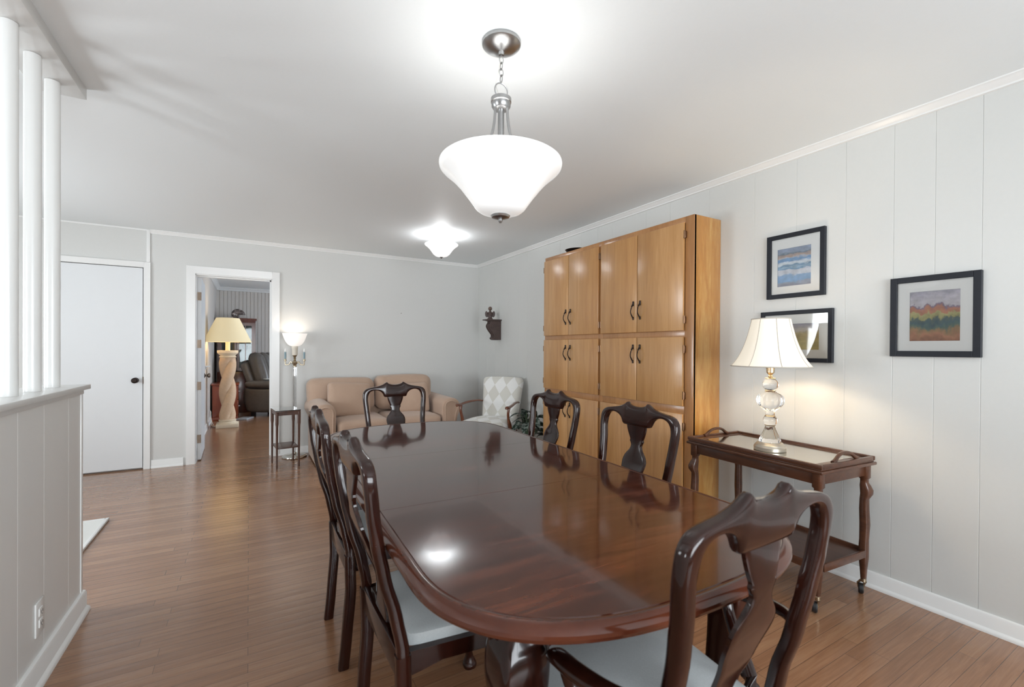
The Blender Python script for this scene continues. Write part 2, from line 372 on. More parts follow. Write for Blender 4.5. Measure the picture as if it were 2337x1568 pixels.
def pillow(bm, c, h, r, puff=(0, 0, 0), seg=12, mtx=None, wob=0, seed=0):
    """soft box: centre c, half sizes h, corner radius r, puff along each axis"""
    g = bmesh.new(); bmesh.ops.create_cube(g, size=2); bmesh.ops.subdivide_edges(g, edges=g.edges[:], cuts=seg, use_grid_fill=True)
    rnd = random.Random(seed); ph = [rnd.uniform(0, 6) for _ in range(6)]
    for v in g.verts:
        u = v.co.copy(); p = Vector([u[i]*h[i] for i in range(3)])
        q = Vector([max(-(h[i]-r), min(h[i]-r, p[i])) for i in range(3)]); d = p-q
        if d.length > 1e-9: p = q+d.normalized()*r
        for i in range(3):
            a, b = [j for j in range(3) if j != i]
            p[i] += math.copysign(1, u[i])*abs(u[i])*puff[i]*(1-u[a]**2)*(1-u[b]**2)
        if wob: p += Vector((sin(p.y*9+ph[0])*sin(p.z*11+ph[1]), sin(p.x*10+ph[2])*sin(p.z*9+ph[3]), sin(p.x*9+ph[4])*sin(p.y*10+ph[5])))*wob
        v.co = p
    if mtx: bmesh.ops.transform(g, matrix=mtx, verts=g.verts)
    bmesh.ops.translate(g, vec=Vector(c), verts=g.verts)
    me = bpy.data.meshes.new('tmp'); g.to_mesh(me); g.free(); bm.from_mesh(me); bpy.data.meshes.remove(me)
def copy_tree(o, parent=None):
    c = o.copy(); C.objects.link(c); c.parent = parent
    for ch in list(o.children): copy_tree(ch, c)
    return c
def interp(z, T):
    for (a, ya), (b, yb) in zip(T, T[1:]):
        if z <= b:
            t = max(0, (z-a)/(b-a)); t = t*t*(3-2*t)*.35+t*.65; return ya+(yb-ya)*t
    return T[-1][1]

# ------------------------------------------------------------------ room
H = 2.44; XR = 2.851; YB = 5.86; XL = -3.3; YF = -2.6
struct('floor', BX(-3.5, 5, -2.8, 11, -.1, 0), 'oak_strip_floor')
struct('ceiling', BX(-3.5, 5, -2.8, 11, H, H+.1), 'ceiling_paint')
# right wall: random width boards with V grooves between them
bm = bmesh.new(); ys = [5.98, 5.6, 5.36, 5.0, 4.75, 4.55, 4.15, 3.9, 3.55, 3.3, 3.1, 2.7, 2.45, 2.1, 1.763, 1.501, 1.24, 1.024, .862, .700, .45, .2, 0, -.3, -.55, -.75, -1.1, -1.4, -1.6, -1.9, -2.15, -2.4, -2.7]
box(bm, XR+.006, XR+.12, -2.7, 5.98, 0, H)
for b, a in zip(ys, ys[1:]): box(bm, XR, XR+.007, a+.0002, b-.0002, 0, H, bev=.0013, seg=1)
struct('wall_right', bm, 'wall_panel')
# back wall with two openings
D0, D1, DH = -1.555, -.922, 2.052; O0, O1, OH = -.506, .238, 2.034
bm = bmesh.new()
for a, b, z0, z1 in ((XL-.1, D0, 0, H), (D0, D1, DH, H), (D1, O0, 0, H), (O0, O1, OH, H), (O1, XR, 0, H)): box(bm, a, b, YB, YB+.12, z0, z1)
struct('wall_back', bm, 'wall_paint')
# left wall, rear wall with window openings
def wall_open(bm, axis, c0, c1, a, b, wins):
    prev = a
    for w0, w1, z0, z1 in wins:
        segs = [(prev, w0, 0, H), (w0, w1, 0, z0), (w0, w1, z1, H)]; prev = w1
        for p, q, r, s in segs: box(bm, c0, c1, p, q, r, s) if axis == 'x' else box(bm, p, q, c0, c1, r, s)
    box(bm, c0, c1, prev, b, 0, H) if axis == 'x' else box(bm, prev, b, c0, c1, 0, H)
bm = bmesh.new(); wall_open(bm, 'x', XL-.12, XL, -2.7, YB, [(.3, 1.2, .7, 1.95), (3.3, 4.5, .7, 2.0)]); struct('wall_left', bm, 'wall_paint')
bm = bmesh.new(); wall_open(bm, 'y', YF-.12, YF, XL-.1, XR+.1, [(-.6, 2.4, .6, 2.12)]); struct('wall_rear', bm, 'wall_paint')
def window(n, axis, c, a, b, z0, z1, nm=2):
    t = bpy.data.objects.new('window_%d' % n, None); C.objects.link(t); t['kind'] = 'structure'
    bm = bmesh.new(); B = (lambda p, q, r, s, d=.03: box(bm, c-d, c+d, p, q, r, s)) if axis == 'x' else (lambda p, q, r, s, d=.03: box(bm, p, q, c-d, c+d, r, s))
    B(a, a+.05, z0, z1); B(b-.05, b, z0, z1); B(a+.05, b-.05, z0, z0+.05); B(a+.05, b-.05, z1-.05, z1)
    for i in range(1, nm): q = a+(b-a)*i/nm; B(q-.025, q+.025, z0+.05, z1-.05, .025)
    link('window_frame', bm, 'trim_white', t)
    bm = bmesh.new(); box(bm, c-.003, c+.003, a+.05, b-.05, z0+.05, z1-.05) if axis == 'x' else box(bm, a+.05, b-.05, c-.003, c+.003, z0+.05, z1-.05)
    link('pane', bm, 'window_glass', t)
window(1, 'y', YF-.06, -.6, 2.4, .6, 2.12, 3); window(2, 'x', XL-.06, .3, 1.2, .7, 1.95, 1); window(3, 'x', XL-.06, 3.3, 4.5, .7, 2.0, 2)
# den beyond the doorway
bm = bmesh.new(); box(bm, -.70, -.56, 5.98, 10.75, 0, H); struct('wall_den_left', bm, 'wall_den')
bm = bmesh.new(); box(bm, -.7, 3.6, 10.7, 10.82, 0, H)
for i in range(60): box(bm, -.5+i*.066, -.5+i*.066+.058, 10.692, 10.701, 0, H)
struct('wall_den_back', bm, 'wall_den')
bm = bmesh.new(); wall_open(bm, 'x', 3.4, 3.52, 5.98, 10.75, [(7.4, 9.0, .7, 2.0)]); struct('wall_den_right', bm, 'wall_den')
window(4, 'x', 3.46, 7.4, 9.0, .7, 2.0, 2)

TN = [0]
def trim(bm, mat='trim_white', **k):
    TN[0] += 1; return struct('trim_%d' % TN[0], bm, mat, **k)
# crown mouldings (cove with a top and bottom bead)
def crown_pts(s): return [(0, 0), (s*.042, 0), (s*.042, -.006), (s*.036, -.008), (s*.030, -.014), (s*.018, -.026), (s*.012, -.030), (s*.012, -.038), (0, -.040)]
bm = bmesh.new(); prism(bm, [(XR-p[0], H+p[1]) for p in crown_pts(1)], 'y', -2.6, YB); trim(bm)
bm = bmesh.new(); prism(bm, [(YB-p[0]*.6, H+p[1]) for p in crown_pts(1)], 'x', -.872, XR-.02); trim(bm)
bm = bmesh.new(); prism(bm, [(10.69-p[0], H+p[1]*1.6) for p in crown_pts(1.6)], 'x', -.56, 3.4); trim(bm)
bm = bmesh.new(); prism(bm, [(-.56+p[0], H+p[1]*1.6) for p in crown_pts(1.6)], 'y', 5.98, 10.68); trim(bm)
# cover strip running up from the closed door's casing to the ceiling
trim(BX(-.902, -.873, YB-.012, YB, 2.106, H-.002, bev=.003))
bmx = BX(XL, -.902, YB-.006, YB, H-.014, H); trim(bmx)
# baseboards with shoe moulding
def base_prof(s, h=.083): return [(0, 0), (s*.024, 0), (s*.024, .008), (s*.020, .016), (s*.014, .020), (s*.013, .022), (s*.013, h-.010), (s*.009, h-.002), (s*.004, h), (0, h)]
def baseboard(name, axis, c, s, a, b):
    bm = bmesh.new(); prism(bm, [(c+p[0], p[1]) for p in base_prof(s)], axis, a, b); struct(name, bm, 'trim_white')
baseboard('baseboard_right', 'y', XR, -1, -2.6, 2.0); baseboard('baseboard_right_far', 'y', XR, -1, 3.77, YB)
baseboard('baseboard_back', 'x', YB, -1, -.862, -.594); baseboard('baseboard_back_right', 'x', YB, -1, .304, XR-.02)
baseboard('baseboard_den', 'y', -.56, 1, 5.98, 10.7); baseboard('baseboard_rear', 'x', YF, 1, XL, XR)
baseboard('baseboard_left', 'y', XL, 1, -2.6, YB)
# casings
def casing(x0, x1, zt, w=.068, y=YB):
    bm = bmesh.new()
    for a, b in ((x0-w, x0), (x1, x1+w)):
        s = 1 if a < x0-.001 else -1
        prism(bm, [(a, y), (a, y-.014) if s < 0 else (a, y-.018), (b, y-.018) if s < 0 else (b, y-.012), (b, y)] if s < 0 else [(a, y), (a, y-.018), (b, y-.012), (b, y)], 'z', 0, zt+w)
    # head
    vs = [bm.verts.new(v) for v in ((x0, y, zt), (x1, y, zt), (x1, y, zt+w), (x0, y, zt+w), (x0, y-.012, zt), (x1, y-.012, zt), (x1, y-.018, zt+w), (x0, y-.018, zt+w))]
    for f in ((0, 1, 2, 3), (4, 7, 6, 5), (0, 4, 5, 1), (3, 2, 6, 7), (0, 3, 7, 4), (1, 5, 6, 2)): bm.faces.new([vs[i] for i in f])
    return bm
trim(casing(D0-.01, D1+.0, DH+.0, .052), smooth=False)
bm = casing(O0+.012, O1-.012, OH-.006, .078); 
box(bm, O0+.0, O0+.018, YB, YB+.13, 0, OH-.012); box(bm, O1-.018, O1, YB, YB+.13, 0, OH-.012); box(bm, O0, O1, YB, YB+.13, OH-.018, OH)
box(bm, O1-.032, O1-.018, YB+.05, YB+.085, 0, OH-.018); box(bm, O0+.018, O1-.018, YB+.05, YB+.085, OH-.032, OH-.018)
trim(bm, smooth=False)

# door_1: closed flush door
d = bpy.data.objects.new('door_1', None); C.objects.link(d); d['kind'] = 'structure'
link('door_leaf', BX(D0+.003, D1-.012, YB+.002, YB+.038, .014, DH-.008, bev=.002, seg=1), 'door_white', d)
bm = bmesh.new(); box(bm, D0-.02, D0, YB-.004, YB+.12, 0, DH+.02); box(bm, D1-.006, D1+.002, YB+.001, YB+.12, 0, DH); box(bm, D0, D1, YB+.001, YB+.12, DH-.002, DH+.02); box(bm, D0, D1, YB+.05, YB+.07, 0, DH)
link('door_jamb', bm, 'trim_white', d)
def knob(parent, c, dirv, mat='bronze', s=1):
    bm = bmesh.new(); lathe(bm, [(.028*s, 0), (.028*s, .004), (.012*s, .010), (.010*s, .026), (.022*s, .032), (.028*s, .042), (.027*s, .052), (.018*s, .060), (0, .062)], n=24)
    bmesh.ops.transform(bm, matrix=Matrix.Translation(c) @ Vector(dirv).to_track_quat('Z', 'Y').to_matrix().to_4x4(), verts=bm.verts); return link('door_knob', bm, mat, parent)
knob(d, (-.990, YB+.002, .905), (0, -1, 0))
for z in (1.82, .25): link('hinge', BX(D0-.010, D0+.006, YB-.006, YB+.004, z-.045, z+.045, bev=.002), 'hinge_metal', d)
link('strike', BX(D1-.010, D1-.004, YB-.003, YB+.002, .87, .94), 'hinge_metal', d)
# door_2: open into the den
d = bpy.data.objects.new('door_2', None); C.objects.link(d); d['kind'] = 'structure'
M2 = Matrix.Translation((O0+.020, YB+.135, 0)) @ Matrix.Rotation(radians(1.3), 4, 'Z')
bm = BX(.0, .035, 0, .70, .012, 2.005, bev=.002, seg=1); bm.transform(M2); link('door_leaf', bm, 'door_white', d)
for z in (1.80, 1.28, .82, .24):
    bm = BX(-.001, .0355, -.004, .002, z-.045, z+.045); bm.transform(M2); link('hinge', bm, 'hinge_metal', d)
knob(d, tuple(M2 @ Vector((.035, .63, .90))), (1, -.03, 0), 'hinge_metal')

# ------------------------------------------------------------------ half wall with posts
PX, PY = -.676, 2.842
bm = bmesh.new(); box(bm, PX-.13, PX-.006, -1.2, PY-.004, 0, 1.038)
gy = [PY, 2.663, 2.391, 2.163, 1.95, 1.7, 1.45, 1.2, .95, .7, .4, .1, -.2, -.5, -.8, -1.2]
for b, a in zip(gy, gy[1:]): box(bm, PX-.007, PX, a+.0002, b-.0002, 0, 1.038, bev=.0010, seg=1)
struct('wall_partition', bm, 'wall_half')
bm = bmesh.new(); box(bm, PX-.004, PX+.004, PY-.02, PY+.005, 0, 1.040, bev=.002); box(bm, PX, PX+.008, -1.2, PY+.002, 1.022, 1.040, bev=.003); trim(bm)
trim(BX(-.845, PX+.026, -1.2, 2.872, 1.044, 1.066, bev=.003))
trim(BX(-.826, -.655, -1.2, 2.822, H-.050, H+.002, bev=.002), 'post_white')
bm = bmesh.new(); prism(bm, [(PX+p[0]*1.25, p[1]*1.1) for p in base_prof(1, .088)], 'y', -1.2, PY+.012); struct('baseboard_partition', bm, 'trim_white')
posts = [((-.738, 2.700), 'white round post nearest the wall end, farthest of the three on the half wall'),
         ((-.738, 2.492), 'white round post standing in the middle of the three on the half wall'),
         ((-.738, 2.284), 'white round post nearest the camera, cut by the left picture edge')]
for (x, y), lb in posts:
    bm = bmesh.new(); lathe(bm, [(.026, 1.0662), (.026, H-.0505)], (x, y, 0), 32); tag(link('divider_post', bm, 'post_white'), lb, 'post', 'round posts of the room divider')
# entry landing behind the half wall
bm = bmesh.new(); box(bm, -3.3, -.885, 2.9, 4.235, 0, .012); struct('floor_landing', bm, 'tile_white')
bm = bmesh.new(); box(bm, -.884, -.862, 2.88, 4.258, 0, .018, bev=.005); box(bm, -3.3, -.885, 4.236, 4.258, 0, .018, bev=.005); trim(bm)
# outlet on the half wall
t = thing('wall_outlet', 'white duplex electrical outlet on the panelled half wall', 'outlet', (PX, 2.338, .235))
link('cover_plate', BX(.0002, .006, -.038, .038, -.062, .062, bev=.002), 'outlet_white', t)
for s in (-.021, .021):
    bm = bmesh.new(); pillow(bm, (.007, 0, s), (.003, .017, .015), .0028, seg=4); o = link('socket', bm, 'outlet_white', t)
    bm = bmesh.new(); box(bm, .0098, .0105, -.009, -.006, s-.004, s+.006); box(bm, .0098, .0105, .006, .009, s-.004, s+.006); box(bm, .0098, .0105, -.002, .002, s-.011, s-.007); link('slots', bm, 'slot_dark', o)
bm = bmesh.new(); tube(bm, [(1.72, YB, 1.70), (1.72, YB-.02, 1.705)], .0022, 8); tube(bm, [(1.72, YB-.02, 1.705), (1.72, YB-.022, 1.7055)], .004, 8)
tag(link('picture_nail', bm, 'hinge_metal'), 'small bare nail in the empty grey wall above the sofa', 'nail')

# ------------------------------------------------------------------ dining chairs
PROF = [(0, .016), (.1, .026), (.30, .041), (.46, .036), (.55, .018), (.65, -.012), (.75, -.033), (.83, -.046), (.92, -.056), (1.0, -.061)]
prof = lambda z: interp(z, PROF)
half = [(-.215, .44, -.180, .44), (-.211, .52, -.176, .52), (-.210, .60, -.176, .60), (-.213, .68, -.179, .68), (-.218, .75, -.184, .75), (-.225, .82, -.191, .82), (-.230, .87, -.197, .87),
        (-.231, .905, -.196, .895), (-.227, .930, -.191, .915), (-.214, .949, -.179, .933), (-.192, .960, -.158, .943), (-.160, .966, -.134, .944), (-.125, .972, -.110, .936), (-.095, .981, -.093, .921), (-.078, .990, -.085, .905), (-.060, 1.000, -.078, .894),
        (-.050, .991, -.050, .892), (-.030, .984, -.028, .892), (0, .981, 0, .892)]
hoop = half+[(-a, b, -c, d) for a, b, c, d in half[-2::-1]]
spl = [(.905, .056), (.885, .057), (.86, .050), (.845, .044), (.83, .038), (.822, .040), (.812, .034), (.80, .031), (.785, .036), (.77, .048), (.755, .060), (.735, .068), (.712, .067), (.68, .060), (.65, .052), (.61, .042), (.57, .035), (.53, .036), (.50, .045), (.475, .058), (.455, .064)]
def make_chair(label, arms=False):
    t = thing('dining_chair', label, 'chair')
    bm = bmesh.new(); strip(bm, cat_rom(hoop, 3), .034, prof, 16, .6); link('back_frame', bm, 'cherry_dark', t, angle=50)
    bm = bmesh.new(); strip(bm, [(-w, z, w, z) for z, w in cat_rom(spl, 3)], .014, lambda z: prof(z)+.002+.012*sin((z-.46)/.44*2*pi)*(1 if z < .9 else 0), 14, .35); link('splat', bm, 'cherry_dark', t, angle=50)
    for s in (-1, 1):
        st = [(-.205, 0, -.172, 0), (-.207, .1, -.172, .1), (-.211, .22, -.175, .22), (-.214, .34, -.178, .34), (-.215, .4398, -.180, .4398)]
        st = [(a*-s, b, c*-s, d) for a, b, c, d in cat_rom(st, 3)]
        bm = bmesh.new(); strip(bm, st, .040, prof, 14, .45); link('leg', bm, 'cherry_dark', t, angle=50)
    for s in (-1, 1):
        x, y = s*.238, .445
        st = [(x, y, 0, .024, .024), (x, y, .012, .026, .026), (x, y, .024, .022, .022), (x-s*.004, y-.004, .05, .014, .014), (x-s*.008, y-.010, .09, .0135, .0135), (x-s*.006, y-.006, .16, .016, .016),
              (x, y+.004, .24, .021, .021), (x+s*.006, y+.012, .31, .028, .028), (x+s*.008, y+.013, .36, .032, .032), (x+s*.004, y+.007, .40, .029, .029), (x, y, .435, .024, .024)]
        bm = bmesh.new(); zsweep(bm, cat_rom(st, 3), 16, .75); link('leg', bm, 'cherry_dark', t, angle=50)
    # seat rails: rear, front, two sides with a shaped lower edge
    bm = bmesh.new(); box(bm, -.185, .185, .022, .048, .375, .448, bev=.003)
    box(bm, -.225, .225, .445, .468, .385, .442, bev=.003)
    for s in (-1, 1):
        a, b = Vector((s*.200, .045, 0)), Vector((s*.250, .44, 0)); n = Vector((s*-.022, 0, 0)); q = []
        for zt, zz in ((.442, [(.0, .375), (.12, .385), (.25, .398), (.75, .398), (.88, .385), (1, .37)]),):
            top = [(a+(b-a)*u[0], zt) for u in zz]; bot = [(a+(b-a)*u[0], u[1]) for u in zz]
            for off in (Vector(), n): q.append(([bm.verts.new((p.x+off.x, p.y, z)) for p, z in top], [bm.verts.new((p.x+off.x, p.y, z)) for p, z in bot]))
        (t0, b0), (t1, b1) = q
        for i in range(5):
            bm.faces.new((t0[i], t0[i+1], b0[i+1], b0[i])); bm.faces.new((t1[i], b1[i], b1[i+1], t1[i+1]))
            bm.faces.new((t0[i], t1[i], t1[i+1], t0[i+1])); bm.faces.new((b0[i], b0[i+1], b1[i+1], b1[i]))
        for i in (0, 5): bm.faces.new((t0[i], b0[i], b1[i], t1[i]))
    link('seat_rail', bm, 'cherry_dark', t)
    # upholstered drop-in seat
    g = bmesh.new(); pillow(g, (0, 0, 0), (1, 1, 1), .12, seg=12)
    for v in g.verts:
        u, q, z = v.co; u = max(-1, min(1, u)); q = max(-1, min(1, q)); f = (q+1)/2
        hw = .180+(.232-.180)*f
        dome = .018*(1-u*u)*(1-q*q)
        v.co = (u*hw, .058+f*.40+.012*(1-u*u)*f, .437+(z+1)/2*.038+(dome if z > 0 else 0))
    link('seat', g, 'seat_fabric', t, angle=60)
    if arms:
        for s in (-1, 1):
            bm = bmesh.new()
            tube(bm, [(s*.200, -.008, .655), (s*.232, .014, .653), (s*.254, .050, .648), (s*.264, .100, .640), (s*.267, .160, .632), (s*.264, .215, .625), (s*.260, .234, .612)], [.012, .014, .017, .020, .021, .020, .012], 14, flat=.62, k=4, sq=.8)
            link('armrest', bm, 'cherry_dark', t, angle=50)
            bm = bmesh.new(); tube(bm, [(s*.212, .085, .400), (s*.214, .090, .46), (s*.230, .135, .53), (s*.252, .175, .58), (s*.259, .188, .622)], [.014, .017, .015, .013, .015], 12, sq=.7, k=4)
            link('arm_support', bm, 'cherry_dark', t, angle=50)
    return t
GRP = 'dark mahogany dining chairs around the table'
ch = make_chair('mahogany dining chair on the left side of the table, nearer the camera')
ch['group'] = GRP
ch.location = (.312, 1.365, 0); ch.rotation_euler.z = radians(-90+1)
for lb, x, y, a in (('mahogany dining chair on the left side of the table, farther from the camera', .305, 2.03, -90),
                    ('mahogany dining chair in front of the cabinet, nearer the tea cart', 1.500, 1.515, 91.5),
                    ('mahogany dining chair in front of the cabinet, farther, beside the potted plant', 1.535, 2.225, 91.5),
                    ('mahogany dining chair at the far table end, in front of the sofa', .925, 3.225, 181)):
    c = copy_tree(ch); c['label'] = lb; c.location = (x, y, 0); c.rotation_euler.z = radians(a)
ca = make_chair('mahogany dining armchair at the near table end, lower right foreground', True); ca['group'] = GRP
ca.location = (.808, .534, 0); ca.rotation_euler.z = radians(1)

# ------------------------------------------------------------------ dining table
TC = (.850, 1.740); TR = radians(-1.6)
t = thing('dining_table', 'long oval-ended polished mahogany dining table in the foreground', 'table', (*TC, 0), TR)
HW, HL, EC = .530, 1.175, .40
def outline(ins, n=40):
    hw = HW-ins; ec = EC-ins*.75; y0 = HL-EC; yl = HL-ins-y0; pts = []; e = 2/2.55
    for q in range(4):
        for i in range(n):
            a = pi/2*i/n+q*pi/2; x = math.copysign(abs(cos(a))**e, cos(a))*hw; y = math.copysign(abs(sin(a))**e, sin(a))*yl
            if abs(cos(a)) < 1e-9: x = 0
            pts.append((x, y+(y0 if q < 2 else -y0)))
    return pts
rp = [(.042, .7570), (.0335, .7570), (.032, .7548), (.0300, .7548), (.0288, .7570), (.025, .7582), (.019, .7575), (.013, .7550), (.006, .7500), (.001, .743), (0, .7360), (.0025, .729), (.008, .7250), (.012, .7240), (.014, .720), (.020, .717), (.030, .715), (.06, .715)]
def top_mesh(kind):
    bm = bmesh.new(); rings = [[bm.verts.new((x, y, z)) for x, y in outline(i)] for i, z in rp]
    N_ = len(rings[0])
    for a, b in zip(rings, rings[1:]):
        for j in range(N_): bm.faces.new((a[j], a[(j+1) % N_], b[(j+1) % N_], b[j]))
    bm.faces.new(rings[0]); bm.faces.new(rings[-1][::-1])
    bmesh.ops.triangulate(bm, faces=[f for f in bm.faces if len(f.verts) > 4])
    S0, S1 = -.385, .275; g = .0007
    cuts = {'near': [(S0-g, 1)], 'leaf': [(S0+g, -1), (S1-g, 1)], 'far': [(S1+g, -1)]}[kind]
    for y, s in cuts:
        r = bmesh.ops.bisect_plane(bm, geom=bm.verts[:]+bm.edges[:]+bm.faces[:], plane_co=(0, y, 0), plane_no=(0, s, 0), clear_outer=True)
        es = [e for e in r['geom_cut'] if isinstance(e, bmesh.types.BMEdge)]
        bmesh.ops.holes_fill(bm, edges=[e for e in bm.edges if e.is_boundary], sides=0)
    return bm
link('tabletop', top_mesh('near'), 'cherry_top', t, angle=25); link('table_leaf', top_mesh('leaf'), 'cherry_top', t, angle=25); link('tabletop', top_mesh('far'), 'cherry_top', t, angle=25)
for o in [o for o in t.children]:   # rim gets the plainer rim wood
    o.data.materials.append(MT['cherry_rim'])
    for p in o.data.polygons:
        if not (p.center.z > .7565 and p.normal.z > .99): p.material_index = 1
bm = bmesh.new()
for s in (-1, 1): box(bm, s*.37-.012, s*.37+.012, -.90, .90, .625, .7148, bev=.002); box(bm, -.35, .35, s*.93-.012, s*.93+.012, .625, .7148, bev=.002)
link('apron', bm, 'cherry_dark', t)
for sx in (-1, 1):
    for sy in (-1, 1):
        x, y = sx*.345+(.035 if sy < 0 else 0), sy*.900
        st = [(x, y, 0, .040, .040), (x, y, .02, .044, .044), (x, y, .035, .036, .036), (x-sx*.012, y-sy*.012, .09, .024, .024), (x-sx*.010, y-sy*.010, .18, .027, .027), (x, y, .32, .038, .038),
              (x+sx*.010, y+sy*.012, .45, .046, .046), (x+sx*.016, y+sy*.018, .54, .056, .056), (x+sx*.012, y+sy*.016, .60, .056, .056), (x+sx*.004, y+sy*.006, .645, .048, .048), (x, y, .665, .045, .045), (x, y, .7148, .045, .045)]
        bm = bmesh.new(); zsweep(bm, cat_rom(st, 3), 32, .30, 0); o = link('leg', bm, 'cherry_dark', t, angle=50)
        bm = bmesh.new()
        for ax in (0, 1):   # knee brackets
            P = [(0, .60), (.03, .585), (.10, .615), (.13, .66), (0, .66)]
            if ax == 0: prism(bm, [(x-sx*(p[0]+.03), p[1]) for p in P], 'y', y-.016+sy*.012, y+.016+sy*.012)
            else: prism(bm, [(y-sy*(p[0]+.03), p[1]) for p in P], 'x', x-.016+sx*.012, x+.016+sx*.012)
        link('knee_bracket', bm, 'cherry_dark', o)

# ------------------------------------------------------------------ built-in style cabinet
CX, CY0, CY1, CH = 2.575, 2.006, 3.766, 2.156
t = thing('storage_cabinet', 'tall honey-brown wooden wall cabinet with twelve doors', 'cabinet', (0, 0, 0))
bm = bmesh.new(); box(bm, CX, XR-.001, CY0, CY0+.02, 0, CH, bev=.002); box(bm, CX, XR-.001, CY1-.02, CY1, 0, CH, bev=.002); box(bm, CX+.03, XR-.001, CY0+.02, CY1-.02, CH-.03, CH-.004); box(bm, XR-.02, XR-.001, CY0+.02, CY1-.02, 0, CH-.03)
link('carcass', bm, 'birch_side', t)
bm = bmesh.new(); 
box(bm, CX-.004, CX+.018, CY0+.0, CY0+.072, 0, CH+.0, bev=.002); box(bm, CX-.004, CX+.018, CY1-.012, CY1, 0, CH, bev=.002); box(bm, CX-.004, CX+.018, 2.905, 2.955, 0, CH-.036, bev=.001)
for a, b in ((2.112, CH), (1.330, 1.392), (.80, .866), (.0, .12)):
    for y0, y1 in ((CY0+.072, 2.905), (2.955, CY1-.012)): box(bm, CX-.003, CX+.017, y0, y1, a, b, bev=.001)
box(bm, CX-.0035, CX+.0175, 2.90, 2.96, 2.112, CH, bev=.001)
link('face_frame', bm, 'birch_edge', t)
cols = [(2.078, 2.499, 'R'), (2.504, 2.913, 'L'), (2.946, 3.356, 'R'), (3.361, 3.759, 'L')]
rows = [(1.378, 2.117, 'low'), (.860, 1.337, 'high'), (.105, .808, 'high')]
for z0, z1, hp in rows:
    for y0, y1, hs in cols:
        dr = link('door', BX(CX-.023, CX-.0045, y0, y1, z0, z1, bev=.004), 'birch', t)
        hy = y1-.032 if hs == 'R' else y0+.032
        hz = z0+.165 if hp == 'low' else z1-.125
        bm = bmesh.new()   # curved drop pull with leaf-shaped ends
        tube(bm, [(CX-.026, hy, hz-.055), (CX-.036, hy, hz-.045), (CX-.050, hy+.002, hz-.02), (CX-.053, hy, hz), (CX-.048, hy-.002, hz+.022), (CX-.036, hy, hz+.042), (CX-.026, hy, hz+.052)], [.006, .005, .0042, .004, .0045, .006, .006], 10, k=3)
        pillow(bm, (CX-.027, hy, hz+.056), (.004, .008, .018), .004, seg=3); pillow(bm, (CX-.027, hy, hz-.058), (.004, .007, .012), .004, seg=3)
        link('handle', bm, 'bronze', dr)
        hy = y0-.005 if hs == 'R' else y1+.005
        for q in (z0+.075, z1-.085):
            bm = bmesh.new(); tube(bm, [(CX-.018, hy, q-.027), (CX-.018, hy, q+.027)], .0055, 10); box(bm, CX-.019, CX-.004, hy-.008, hy+.008, q-.022, q+.022, bev=.002)
            link('hinge', bm, 'copper_hinge', dr)
bm = bmesh.new(); lathe(bm, [(0, 0), (.06, 0), (.10, .02), (.115, .035), (.105, .035), (.06, .015), (0, .012)], (2.70, 3.42, CH+.0005), 28)
tag(link('dish', bm, 'bronze'), 'dark shallow dish just showing on top of the tall cabinet', 'dish')

# ------------------------------------------------------------------ pendant over the table
def torus(bm, c, R_, r, axis='y', n=24, m=8, sz=1.0):
    path = []
    for i in range(n+1):
        a = 2*pi*i/n
        path.append((c[0]+R_*cos(a), c[1], c[2]+R_*sz*sin(a)) if axis == 'y' else (c[0], c[1]+R_*cos(a), c[2]+R_*sz*sin(a)))
    rings = []
    for i in range(n):
        a = 2*pi*i/n; rr = []
        for j in range(m):
            b = 2*pi*j/m; q = R_+r*cos(b); h = r*sin(b)
            p = (q*cos(a), h, q*sz*sin(a)); rr.append(bm.verts.new((c[0]+p[0], c[1]+p[1], c[2]+p[2]) if axis == 'y' else (c[0]+p[1], c[1]+p[0], c[2]+p[2])))
        rings.append(rr)
    for i in range(n):
        for j in range(m): bm.faces.new((rings[i][j], rings[(i+1) % n][j], rings[(i+1) % n][(j+1) % m], rings[i][(j+1) % m]))
PL = (.846, 1.551)
t = thing('pendant_lamp', 'large frosted glass bowl pendant on a nickel chain over the table', 'lamp', (*PL, H))
bm = bmesh.new(); lathe(bm, [(0, 0), (.073, 0), (.075, -.004), (.075, -.014), (.071, -.018), (.050, -.030), (.026, -.038), (.012, -.041), (.010, -.052), (0, -.054)], n=44); link('canopy', bm, 'nickel', t)
bm = bmesh.new(); z = -.058
for i in range(4): torus(bm, (0, 0, z-.012), .0085, .0018, 'x' if i % 2 else 'y', 18, 6, 1.7); z -= .0245
torus(bm, (0, 0, -.190), .028, .0026, 'y', 30, 8, 1.05)
link('chain', bm, 'nickel', t)
bm = bmesh.new(); tube(bm, [(.004, 0, -.05), (-.006, .004, -.09), (-.012, .004, -.13), (-.022, .004, -.17), (-.006, .004, -.205), (0, 0, -.222)], .0013, 6, k=4); link('wire', bm, 'cord_white', t)
bm = bmesh.new(); lathe(bm, [(0, -.214), (.012, -.216), (.036, -.218), (.040, -.221), (.040, -.236), (.037, -.238), (.037, -.252), (.030, -.262), (.016, -.264), (.0, -.264)], n=36); link('hub', bm, 'nickel', t)
bm = bmesh.new(); lathe(bm, [(.0125, -.262), (.0125, -.60)], n=24); link('stem', bm, 'nickel', t)
for k in range(3):
    a = 2*pi*k/3+radians(65); bm = bmesh.new()
    tube(bm, [(.026*cos(a), .026*sin(a), -.256), (.030*cos(a), .030*sin(a), -.31), (.040*cos(a), .040*sin(a), -.365), (.062*cos(a), .062*sin(a), -.425), (.085*cos(a), .085*sin(a), -.470), (.108*cos(a), .108*sin(a), -.505)], .0048, 8, sq=.7, k=3); link('arm', bm, 'nickel', t)
bm = bmesh.new()
